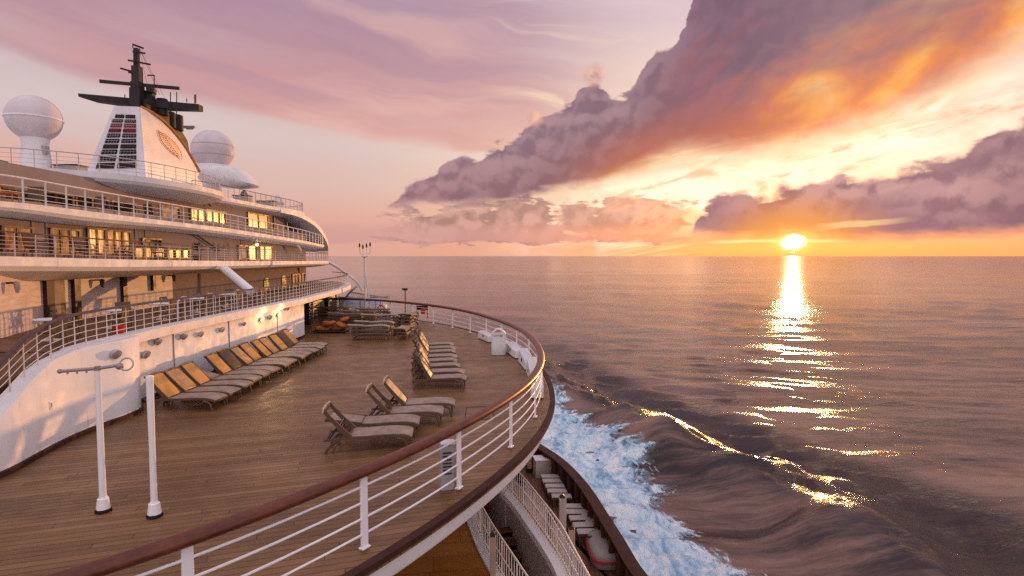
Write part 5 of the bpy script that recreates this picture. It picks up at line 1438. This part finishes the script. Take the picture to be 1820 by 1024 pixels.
# ------------------------------------------------------------------ covered tender with its davit beyond the far rail
tb = thing('covered_tender', 'small boat under a pale blue cover hanging beyond the far railing', 'boat', (-10.6, 43, 0))
cen = onY(628, 541, 43.0); rings = []
for k in range(13):
    s = k / 12; x = -2.3 + 4.6 * s; hw = 1.0 * math.sin(math.pi * min(.98, max(.02, s))) ** .5; hh = .55 * math.sin(math.pi * min(.97, max(.03, s))) ** .6 * (1 + .22 * math.sin(s * 19))
    rings.append([cen + Vector((x, hw * math.cos(a), hh * math.sin(a) if math.sin(a) > 0 else .15 * math.sin(a))) for a in [2 * math.pi * j / 14 for j in range(14)]])
MB().loft(rings).build('cover', 'blue_cover', tb, ang=40)
rings = []
for k in range(11):
    s = k / 10; x = -2.4 + 4.9 * s; hw = 1.05 * math.sin(math.pi * min(.98, max(.02, s))) ** .45
    rings.append([cen + Vector((x, hw, -.02)), cen + Vector((x, hw * .8, -.5)), cen + Vector((x, 0, -.75 + .2 * abs(s - .5))), cen + Vector((x, -hw * .8, -.5)), cen + Vector((x, -hw, -.02))])
MB().loft(rings).build('hull', 'white_paint', tb, ang=40)
dv = thing('boat_davit', 'curved pale davit and lattice boom over the covered boat', 'davit', (-12, 41.5, -.4))
P = catmull([onY(608, 560, 41.2), onY(609, 540, 41.2), onY(616, 527, 41.2), onY(626, 516, 41.2), onY(634, 509, 41.4)], 5)
MB().tube(P, .07, 8).build('arm', 'grey_metal', dv)
bm_ = MB(); a0, a1 = onY(622, 520, 42.5), onY(690, 531, 43.5); b0, b1 = onY(622, 531, 42.5), onY(690, 528, 43.5)
for off in (0, .5):
    o_ = Vector((0, off, 0)); bm_.bar(a0 + o_, a1 + o_, .06, .06); bm_.bar(b0 + o_, b1 + o_, .06, .06)
    for k in range(9):
        f = k / 8; bm_.bar(a0.lerp(a1, f) + o_, b0.lerp(b1, min(1, f + .1)) + o_, .03, .03)
bm_.build('lattice_boom', 'grey_metal', dv)
MB().bar(onY(600, 528, 41.4), onY(684, 534, 42.6), .10, .08).build('beam', 'grey_panel', dv)
MB().box((-12.4, 41.3, -1.6), (.4, .4, 4.6)).build('pedestal', 'grey_panel', dv)
for k in range(5):
    p = onY(640 + 9 * k, 533, 42); MB().tube([p, p + Vector((0, 0, -1.1))], .02, 5).build('fall', 'dark_metal', dv)

# grey vent cabinet behind the near rail, flush hatch in the planks
q = onZ(793, 872, 0)
vc = thing('vent_cabinet', 'narrow grey vent cabinet just behind the near rail', 'vent', (q.x, q.y, 0))
MB().box((q.x, q.y + .09, .40), (.235, .20, .80), rz=R(15)).build('case', 'grey_panel', vc, bev=.012)
sl_ = MB()
for k in range(7): sl_.box((q.x - .005 + .03, q.y - .02, .30 + k * .06), (.15, .02, .018), rz=R(15))
sl_.build('vent_slots', 'dark_metal', vc)
MB().box((q.x + .02, q.y + .08, .815), (.25, .22, .03), rz=R(15)).build('cap', 'white_paint', vc, bev=.008)
ht = thing('deck_hatch', 'flush square hatch outline in the planks behind the near rail', 'hatch', (-.9, 14.3, 0))
hm = MB(); c0, c1, c2, c3_ = onZ(826, 748, .004), onZ(829, 724, .004), onZ(872, 722, .004), onZ(880, 744, .004)
for a, b in ((c0, c1), (c1, c2), (c2, c3_), (c3_, c0)): hm.bar(a, b, .02, .006)
hm.build('frame', 'dark_metal', ht); MB().box(((c0.x + c2.x) / 2, (c0.y + c2.y) / 2, .006), (.12, .05, .01)).build('lift_ring', 'lamp_metal', ht)

# ------------------------------------------------------------------ tables and chairs on the middle deck and the tiers above
def chair(label, group, mat='dark_wicker', cmat=None):
    t = thing('deck_chair', label, 'chair', (0, 0, 0), group, local=True)
    MB().box((0, 0, .30), (.40, .40, .05)).build('seat', cmat or mat, t, bev=.015)
    bk = MB(); bk.loft([[Vector((-.20 - .08 * f, s * .2, .30 + .42 * f)) for s in (-1, 1)] + [Vector((-.17 - .08 * f, s * .2, .30 + .42 * f)) for s in (1, -1)] for f in (0, .5, 1)]); bk.build('backrest', mat, t, bev=.01)
    for s in (-1, 1):
        MB().tube([(-.18, s * .18, .3), (-.22, s * .2, 0)], .016, 6).build('leg', mat, t); MB().tube([(.18, s * .18, .3), (.2, s * .2, 0)], .016, 6).build('leg', mat, t)
        MB().tube([(-.22, s * .21, .50), (.1, s * .21, .48), (.18, s * .2, .3)], .014, 6).build('armrest', mat, t)
    return t
def table(label, group):
    t = thing('deck_table', label, 'table', (0, 0, 0), group, local=True)
    MB().lathe([(.34, .50), (.35, .51), (.35, .53), (.01, .54)], (0, 0, 0), 20).build('table_top', 'white_paint', t); MB().lathe([(.2, 0), (.2, .02), (.03, .05), (.03, .5)], (0, 0, 0), 12).build('pedestal', 'rail_metal', t); return t
GM = 'dark chairs behind the bulwark railing'; GMT = 'small tables behind the bulwark railing'
ch = chair('', GM); tbl = table('', GMT)
for i in range(12):
    y = 13.2 + i * 1.12; x = -10.75 - (.45 if i % 2 else 0) - .02 * i; lab = '%s dark chair from the near end behind the bulwark railing' % ORD[i]
    rz = R([180, 20, 200, -20, 170, 0][i % 6] + random.uniform(-15, 15))
    if i == 0: ch.location = (x, y, 1.93); ch.rotation_euler = (0, 0, rz); ch['label'] = lab
    else: dup(ch, (x, y, 1.93), rz, lab, GM)
for i in range(5):
    y = 13.9 + i * 2.3; lab = '%s small round table from the near end behind the bulwark railing' % ORD[i]
    if i == 0: tbl.location = (-11.35, y, 1.93); tbl['label'] = lab
    else: dup(tbl, (-11.4 - .05 * i, y, 1.93), 0, lab, GMT)
rb = thing('fire_bucket', 'small red bucket standing behind the bulwark railing', 'bucket', (-10.55, 14.3, 1.93)); c = onZ(210, 588, 2.06)
MB().lathe([(.10, 0), (.14, .24), (.12, .25)], (-10.35, 14.9, 1.93), 16).build('pail', 'red_paint', rb); MB().torus((-10.35, 14.9, 2.2), .11, .008, 18, 6, M=Matrix.Rotation(R(70), 3, 'X')).build('bail', 'dark_metal', rb)
GA = 'glass windbreaks behind the bulwark railing'
for i, y in enumerate((18.6, 20.2, 22.3)):
    wb = thing('windbreak', '%s arched white windbreak frame from the near end behind the railing' % ORD[i], 'windbreak', (-10.8, y, 1.93), GA)
    P = [Vector((-10.75, y - .35, 1.93)), Vector((-10.75, y - .35, 2.45))] + [Vector((-10.75, y - .35 * math.cos(a), 2.45 + .22 * math.sin(a))) for a in [math.pi * k / 10 for k in range(11)]] + [Vector((-10.75, y + .35, 1.93))]
    MB().tube(P, .02, 6).build('frame', 'rail_metal', wb)
    MB().tube([Vector((-10.75, y, 1.93)), Vector((-10.75, y, 2.66))], .012, 6).build('mullion', 'rail_metal', wb)
# tiers
GC = 'chairs on the lowest white tier'; czc = lambda y: CZT[min(range(len(pc)), key=lambda i: abs(pc[i].y - y))]
for i in range(5):
    y = 14.6 + i * 1.9; lab = '%s dark chair from the near end on the lowest white tier' % ORD[i]
    dup(ch, (-13.75, y, czc(y)), R(random.choice((0, 180)) + random.uniform(-20, 20)), lab, GC)
pl_ = thing('potted_shrub', 'dark potted shrub on the lowest white tier beside the drain pipe', 'plant', (-13.6, 24.6, czc(24.6)))
cz = czc(24.6); MB().lathe([(.13, 0), (.18, .25), (.15, .26)], (-13.6, 24.6, cz), 12).build('pot', 'brown_paint', pl_)
m_ = MB(); rr_ = random.Random(3)
for k in range(160):
    a = rr_.uniform(0, 6.28); e = rr_.uniform(-.3, 1.4); d = Vector((math.cos(a) * math.cos(e), math.sin(a) * math.cos(e), math.sin(e) * 1.2)); p = Vector((-13.6, 24.6, cz + .38)) + d * rr_.uniform(.08, .34)
    s = d.cross(Vector((0, 0, 1))).normalized() * .025; m_.raw([p - s, p + d * .05, p + s, p + d * .11 + Vector((0, 0, .02))], [(0, 1, 2), (0, 2, 3)])
if 'leaf_green' not in MATS: paint('leaf_green', (0.045, 0.055, 0.025), 0.6, 0.3, bumpy=0.0, scale=6.0)
m_.build('leaves', 'leaf_green', pl_, smooth=False)
GDc = 'chairs on the middle white tier'; dz_ = lambda y: zt2[min(range(len(pd)), key=lambda i: abs(pd[i].y - y))]
oc = chair('orange chair on the middle white tier near the picture edge'.replace(' near the picture edge', ', the only orange one'), GDc, 'rust_fabric'); oc.location = (-14.1, 16.0, dz_(16)); oc.rotation_euler = (0, 0, R(20))
for i, y in enumerate((17.6, 20.2, 23.4)):
    dup(ch, (-14.7, y, dz_(y)), R(random.uniform(0, 360)), '%s dark chair from the near end on the middle white tier' % ORD[i], GDc)
GE = 'deck boxes on the top tier'
for i, (x, y, w_, h_) in enumerate(((-19.6, 21.4, 1.1, .42), (-17.2, 22.4, .9, .38), (-15.6, 33.2, .9, .35), (-15.5, 36.2, 1.1, .32))):
    d_ = thing('deck_box', ['low grey deck box beside the near radome', 'low grey deck box between the near radome and the funnel', 'low grey deck box on the forward wing, near end', 'low grey deck box on the forward wing, beside the beacon'][i], 'deck box', (x, y, 7.1), GE)
    MB().box((x, y, 7.1 + h_ / 2), (w_, .6, h_)).build('case', 'grey_panel', d_, bev=.03); MB().box((x, y, 7.1 + h_ + .025), (w_ + .06, .66, .05)).build('lid', 'dark_metal', d_, bev=.015)
# ------------------------------------------------------------------ lower decks and the ship's side below the terrace
HB = -6.0
cap_o = [onZ(x, y, HB) for x, y in ((953, 785), (975, 797), (994, 809), (1018, 830), (1043, 857), (1063, 884), (1081, 915), (1101, 944), (1120, 973), (1148, 1024))]
ext = cap_o[-1] + (cap_o[-1] - cap_o[-2])
cap_o = [Vector((-16, 74, HB)), Vector((-11, 64, HB)), Vector((-6.5, 54, HB)), Vector((-3.0, 46, HB)), Vector((-.6, 39, HB)), Vector((.55, 34.5, HB))] + cap_o + [Vector((5.3, 14, HB)), Vector((5.8, 8, HB)), Vector((6, 2, HB)), Vector((6, -12, HB))]
HULL = resample(relax(resample(catmull(cap_o, 6), .5), 6), .5)
ci = offset(HULL, 0.46)       # inner edge of the cap
if ci[len(ci) // 2].x > HULL[len(ci) // 2].x: ci = offset(HULL, -0.46)
hs_ = thing('ship_side', 'dark brown capped bulwark and white side of the ship above the foam', 'ship hull', (2, 28, -7))
MB().loft([[a + Vector((0, 0, .0)), a + Vector((0, 0, -.10)), b + Vector((0, 0, -.10)), b + Vector((0, 0, 0))] for a, b in zip(HULL, ci)]).build('cap_rail', 'cap_brown', hs_, ang=50)
oi = offset(HULL, .06) if ci[40].x < HULL[40].x and offset(HULL, .06)[40].x < HULL[40].x else offset(HULL, -.06)
c2 = [p.lerp(q, .5) for p, q in zip(HULL, ci)]
MB().loft([[Vector((a.x, a.y, -6.1)), Vector((a.x - .25, a.y, -10)), Vector((a.x - 1.2, a.y + .3, -18.6)), Vector((a.x - 1.8, a.y + .3, -18.6)), Vector((b.x, b.y, -7.3)), Vector((b.x, b.y, -6.1))] for a, b in zip(oi, c2)]).build('side_plating', 'white_paint', hs_, ang=50)
MB().loft([[Vector((b.x, b.y, -6.1)), Vector((b.x, b.y, -7.22)), Vector((b.x - .04, b.y, -7.22)), Vector((b.x - .04, b.y, -6.1))] for b in [c2[i] for i in range(len(c2))]]).build('inner_face', 'brown_paint', hs_, ang=50)
kk = 0
for i in range(0, len(c2), 2):
    p = c2[i]
    if 12 < p.y < 36:
        tg = tangent(c2, i); MB().box((p.x - .16, p.y, -6.66), (.05, .20, 1.1), rz=math.atan2(tg.y, tg.x)).build('stanchion', 'brown_paint', hs_); kk += 1
hp_ = [(p.x, p.y) for p in c2 if p.y > -10]
tag(MB().prism(hp_ + [(-14, -10), (-14, 74)], -7.4, -7.2).build('boat_deck', 'teak_upper', smooth=False), 'dark brown planked boat deck inside the ship bulwark', kind='structure')

# rescue raft under a grey cover with red trim
c = onZ(1075, 968, -6.75)
rb = thing('rescue_raft', 'rounded grey covered raft with red trim beside the ship bulwark', 'raft', (c.x, c.y, -7.2))
def sup_ring(k, z, ax, ay, n=26, e=3.2):
    out = []
    for j in range(n):
        a = 2 * math.pi * j / n; ca_, sa_ = math.cos(a), math.sin(a)
        out.append(Vector((c.x + math.copysign(abs(ca_) ** (2 / e), ca_) * ax * k + .0, c.y + math.copysign(abs(sa_) ** (2 / e), sa_) * ay * k, z)))
    return out
MB().loft([sup_ring(.94, -7.18, .62, 1.05), sup_ring(1.0, -7.0, .62, 1.05), sup_ring(1.0, -6.78, .62, 1.05), sup_ring(.94, -6.66, .62, 1.05), sup_ring(.70, -6.58, .62, 1.05), sup_ring(.1, -6.55, .62, 1.05)]).build('cover', 'grey_panel', rb, ang=50)
MB().tube(sup_ring(1.01, -6.88, .62, 1.05), .045, 8, closed=True).build('trim', 'red_paint', rb)
MB().bar((c.x - .6, c.y + .3, -6.6), (c.x + .6, c.y + .42, -6.6), .10, .03).build('strap', 'dark_metal', rb)
c_ = onZ(1052, 948, -6.9)
lb = thing('raft_locker', 'flat grey locker lid behind the rounded raft', 'locker', (c_.x, c_.y, -7.2))
MB().box((c_.x + .30, c_.y + 1.2, -6.98), (1.0, .9, .42), rz=R(8)).build('case', 'grey_panel', lb, bev=.04); MB().box((c_.x + .3, c_.y + 1.2, -6.745), (1.06, .96, .05), rz=R(8)).build('lid', 'slab_white', lb, bev=.015)

# white sun beds in a file along the bulwark
GB = 'pale sun beds in a file along the ship bulwark'
def sunbed():
    t = thing('sun_bed', '', 'sun bed', (0, 0, 0), GB, local=True)
    m1 = MB(); m1.loft([[Vector((x, s * .20, z)) for s in (-1, 1)] + [Vector((x, s * .20, z - .06)) for s in (1, -1)] for x, z in ((-.45, .50), (-.40, .53), (0, .52), (.40, .51), (.46, .47))]); m1.build('mattress', 'slab_white', t, bev=.02)
    m2 = MB(); [m2.box((0, s * .18, .42), (.92, .04, .06)) for s in (-1, 1)]; m2.box((-.42, 0, .42), (.05, .36, .06)); m2.box((.42, 0, .42), (.05, .36, .06)); m2.build('frame', 'dark_wicker', t)
    for sx in (-1, 1):
        for sy in (-1, 1): MB().box((sx * .38, sy * .17, .2), (.05, .05, .4)).build('leg', 'dark_wicker', t)
    return t
sb = sunbed()
for i, (x, y) in enumerate(((978, 846), (981, 854), (986, 863), (990, 872), (998, 881), (1017, 899), (1025, 909), (1031, 920), (1038, 932), (1046, 944))):
    p = onZ(x, y, -6.7); lab = '%s pale sun bed from the far end of the file along the bulwark' % ORD[i]
    if i == 0: sb.location = (p.x, p.y, -7.2); sb.rotation_euler = (0, 0, R(5)); sb['label'] = lab
    else: dup(sb, (p.x, p.y, -7.2), R(5 + random.uniform(-3, 3)), lab, GB)
# white square posts
def sqpost(px, py, z0, z1, w, label, mat='pale_wood', cap='dark_metal'):
    p = onZ(px, py, z1); t = thing('square_post', label, 'post', (p.x, p.y, z0), 'square posts on the lower decks')
    MB().box((p.x, p.y, (z0 + z1) / 2), (w, w, z1 - z0)).build('shaft', mat, t, bev=.012); MB().lathe([(w * .62, 0), (w * .5, .05), (.01, .12)], (p.x, p.y, z1), 4, M=Matrix.Rotation(math.pi / 4, 3, 'Z')).build('cap', cap, t); return t
sqpost(1000, 884, -7.2, -5.0, .26, 'pale square post with dark point beside the file of sun beds', 'slab_white')
sqpost(1016, 940, -7.2, -4.6, .20, 'pale brown square post behind the outer white balustrade')
sqpost(876, 953, -3.3, -2.05, .13, 'pale brown square post at the inner white balustrade')
pp = onZ(941, 838, -7.2); ap = thing('square_post', 'amber wooden post under the terrace rim', 'post', tuple(pp), 'square posts on the lower decks')
MB().box((pp.x, pp.y, -6.35), (.24, .24, 1.7)).build('shaft', 'sling_gold', ap, bev=.015); MB().box((pp.x, pp.y, -7.1), (.36, .36, .2)).build('footing', 'dark_metal', ap)

# ------------------------------------------------------------------ lower promenade: two white curved edges with balustrades round a stair well
LZ = -3.0
f1 = [onZ(x, y, LZ) for x, y in ((829, 905), (838, 930), (850, 962), (866, 995), (884, 1026))]
f1 = [Vector((-1.9, 20, LZ)), Vector((-1.5, 17.3, LZ))] + f1 + [f1[-1] + (f1[-1] - f1[-2]) * 1.6, f1[-1] + (f1[-1] - f1[-2]) * 3.2]
f2 = [onZ(x, y, LZ) for x, y in ((888, 862), (905, 882), (925, 906), (945, 935), (966, 965), (988, 1000), (1001, 1028))]
f2 = [Vector((-1.6, 21.5, LZ)), Vector((-.85, 19, LZ))] + f2 + [f2[-1] + (f2[-1] - f2[-2]) * 1.5, f2[-1] + (f2[-1] - f2[-2]) * 3]
F1 = resample(relax(catmull(f1, 6), 4), .25); F2 = resample(relax(catmull(f2, 6), 4), .25)
def rightoff(P, k):
    q = offset(P, k); return q if (q[len(q) // 2].x > P[len(P) // 2].x) == (k > 0) else offset(P, -k)
def edge_strip(name, label, P, w, drop, under):
    t = thing(name, label, 'deck edge', (P[len(P) // 2].x, P[len(P) // 2].y, LZ), 'white curved deck edges below the terrace')
    a = rightoff(P, w / 2); b = rightoff(P, -w / 2)
    MB().loft([[Vector((u.x, u.y, LZ + .03)), Vector((u.x, u.y, LZ - drop)), Vector((v.x, v.y, LZ - drop)), Vector((v.x, v.y, LZ + .03))] for u, v in zip(a, b)]).build('coping', 'white_gloss', t, ang=50)
    MB().loft([[Vector((u.x, u.y, LZ - drop)), Vector((u.x, u.y, under)), Vector((v.x, v.y, under)), Vector((v.x, v.y, LZ - drop))] for u, v in zip(rightoff(P, .05), rightoff(P, -.05))]).build('apron', 'slab_white', t, ang=50)
    return t
edge_strip('curved_edge', 'inner white curved deck edge beside the amber wooden floor', F1, .20, .14, -5.35)
edge_strip('curved_edge', 'outer white curved deck edge between the stair well and the sun beds', F2, .24, .16, -7.15)
tag(MB().prism([(p.x, p.y) for p in rightoff(F1, -.09)] + [(-9, 8.5), (-9, 20.0)], LZ - .2, LZ - .02).build('lower_promenade', 'teak_glow', smooth=False), 'varnished wooden floor tinted lamp amber below the terrace rim', kind='structure')
def balustrade(label, P, z0, h, sp, r):
    mid = P[len(P) // 2]; t = thing('balustrade', label, 'balustrade', (mid.x, mid.y, z0), 'white balustrades below the terrace')
    for rz_, rr_ in ((h, .024), (h * .52, .014), (.10, .014)): MB().tube([Vector((p.x, p.y, z0 + rz_)) for p in P], rr_, 7).build('handrail' if rz_ == h else 'rail', 'rail_metal', t, ang=60)
    n = 0
    for p in resample(P, sp):
        if n >= 98: break
        MB().tube([(p.x, p.y, z0), (p.x, p.y, z0 + h)], r if n % 6 else r * 1.8, 6).build('baluster', 'rail_metal', t, ang=60); n += 1
    return t
balustrade('inner white balustrade beside the amber wooden floor', [p for p in rightoff(F1, .10) if p.y < 17], LZ, .85, .16, .010)
balustrade('middle white balustrade on the outer curved edge', [p for p in rightoff(F2, .13) if p.y < 20], LZ, .85, .15, .009)
o_ = [onZ(x, y, -4.6) for x, y in ((930, 850), (948, 870), (968, 897), (985, 925), (1003, 955), (1022, 985), (1040, 1012), (1052, 1040))]
balustrade('outer white balustrade next to the sun beds', resample(relax(catmull(o_, 5), 2), .3), -5.6, .95, .22, .012)
op = resample(relax(catmull(o_, 5), 2), .4); lo_ = thing('landing_edge', 'narrow brown landing under the outer balustrade', 'landing', (op[5].x, op[5].y, -5.6))
MB().loft([[Vector((a.x + .1, a.y, -5.6)), Vector((a.x + .1, a.y, -7.19)), Vector((b.x, b.y, -7.19)), Vector((b.x, b.y, -5.6))] for a, b in zip(op, rightoff(op, -.55))]).build('landing_board', 'stair_wood', lo_, ang=50)

# stair well between the two edges
tag(MB().prism([(p.x, p.y) for p in rightoff(F2, -.06)] + [(p.x - 1.0, p.y) for p in F1[::-1]], -5.6, -5.4).build('well_floor', 'stair_wood', smooth=False), 'brown wooden floor of the stair well', kind='structure')
stt = thing('stair', 'dark wooden stair flight descending in the well between the curved edges', 'stairs', (-.1, 13.5, -5.4))
s0 = onZ(905, 962, -4.2); s1 = onZ(968, 1060, -4.2); d = (s1 - s0); d.z = 0; L_ = d.length; d.normalize(); nn = Vector((-d.y, d.x, 0))
for k in range(11):
    f = k / 10; p = s0 + d * (L_ * f * 1.5) + Vector((0, 0, .35 - .165 * k))
    tm = MB(); tm.bar(p - nn * .36, p + nn * .36, .26, .045); tm.build('tread', 'stair_wood', stt, smooth=False)
    MB().bar(p - nn * .36 + d * .12 + Vector((0, 0, -.09)), p + nn * .36 + d * .12 + Vector((0, 0, -.09)), .02, .13).build('riser', 'black_rubber', stt, smooth=False)
for s in (-1, 1):
    a = s0 + nn * (.40 * s) + Vector((0, 0, .42)); b = s0 + nn * (.40 * s) + d * L_ * 1.5 + Vector((0, 0, .42 - 1.65))
    MB().bar(a, b, .07, .38).build('stringer', 'stair_wood', stt, smooth=False)
# benches and a raft canister at the far end of the well
GN = 'wooden benches at the far end of the stair well'
for i, (x, y) in enumerate(((868, 902), (872, 914), (876, 928))):
    p = onZ(x, y, -4.7); bt = thing('slatted_bench', ['far wooden bench in the stair well', 'middle wooden bench in the stair well', 'near wooden bench in the stair well'][i], 'bench', (p.x, p.y, -5.4), GN)
    sm = MB(); [sm.box((p.x - .1, p.y + .09 * k, -4.68), (1.5, .07, .04), rz=R(6)) for k in (-1, 0, 1)]; sm.build('seat', 'stair_wood' if i != 1 else 'pale_wood', bt, smooth=False)
    for s in (-1, 1): MB().box((p.x - .1 + s * .6, p.y + s * .06, -5.05), (.07, .26, .7)).build('leg', 'dark_wicker', bt)
p = onZ(883, 890, -4.3); rc = thing('raft_canister', 'orange raft canister at the far end of the stair well', 'raft canister', (p.x, p.y, -5.4))
Mx = Matrix.Rotation(R(90), 3, 'Y'); MB().lathe([(.02, -.55), (.22, -.52), (.30, -.42), (.30, .42), (.22, .52), (.02, .55)], p, 20, M=Mx).build('shell', 'orange_ring', rc, ang=50)
for s in (-.25, .25): MB().torus(p + Vector((s, 0, 0)), .305, .018, 20, 6, M=Mx).build('band', 'dark_metal', rc)
MB().box(p + Vector((0, 0, -.7)), (.9, .4, .8)).build('cradle', 'brown_paint', rc)
p = onZ(899, 890, -3.2); q = Vector((p.x, p.y, -5.4)); wp = thing('thin_pole', 'thin pale pole standing in the stair well', 'pole', (p.x, p.y, -5.4))
MB().tube([q, Vector((p.x, p.y, -2.9))], .03, 8).build('shaft', 'rail_metal', wp); MB().lathe([(.09, 0), (.09, .03), (.03, .06)], q, 12).build('footing', 'rail_metal', wp)
# wall that carries the terrace, far back in the shade
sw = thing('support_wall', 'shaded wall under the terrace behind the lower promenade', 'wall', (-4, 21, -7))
MB().box((-6.5, 21.5, -3.85), (9.6, .4, 6.6)).build('wall_body', 'house_shade_paint', sw); MB().box((-1.5, 26.5, -3.85), (.4, 10, 6.6)).build('return_wall', 'house_shade_paint', sw)
wl = onZ(965, 818, -6.4); wk = thing('white_locker', 'white locker on the boat deck beyond the sun beds', 'locker', (wl.x, wl.y, -7.2))
MB().box((wl.x, wl.y, -6.75), (.9, .7, .9), rz=R(10)).build('case', 'slab_white', wk, bev=.03); MB().box((wl.x, wl.y, -6.28), (.96, .76, .05), rz=R(10)).build('lid', 'white_paint', wk, bev=.015)
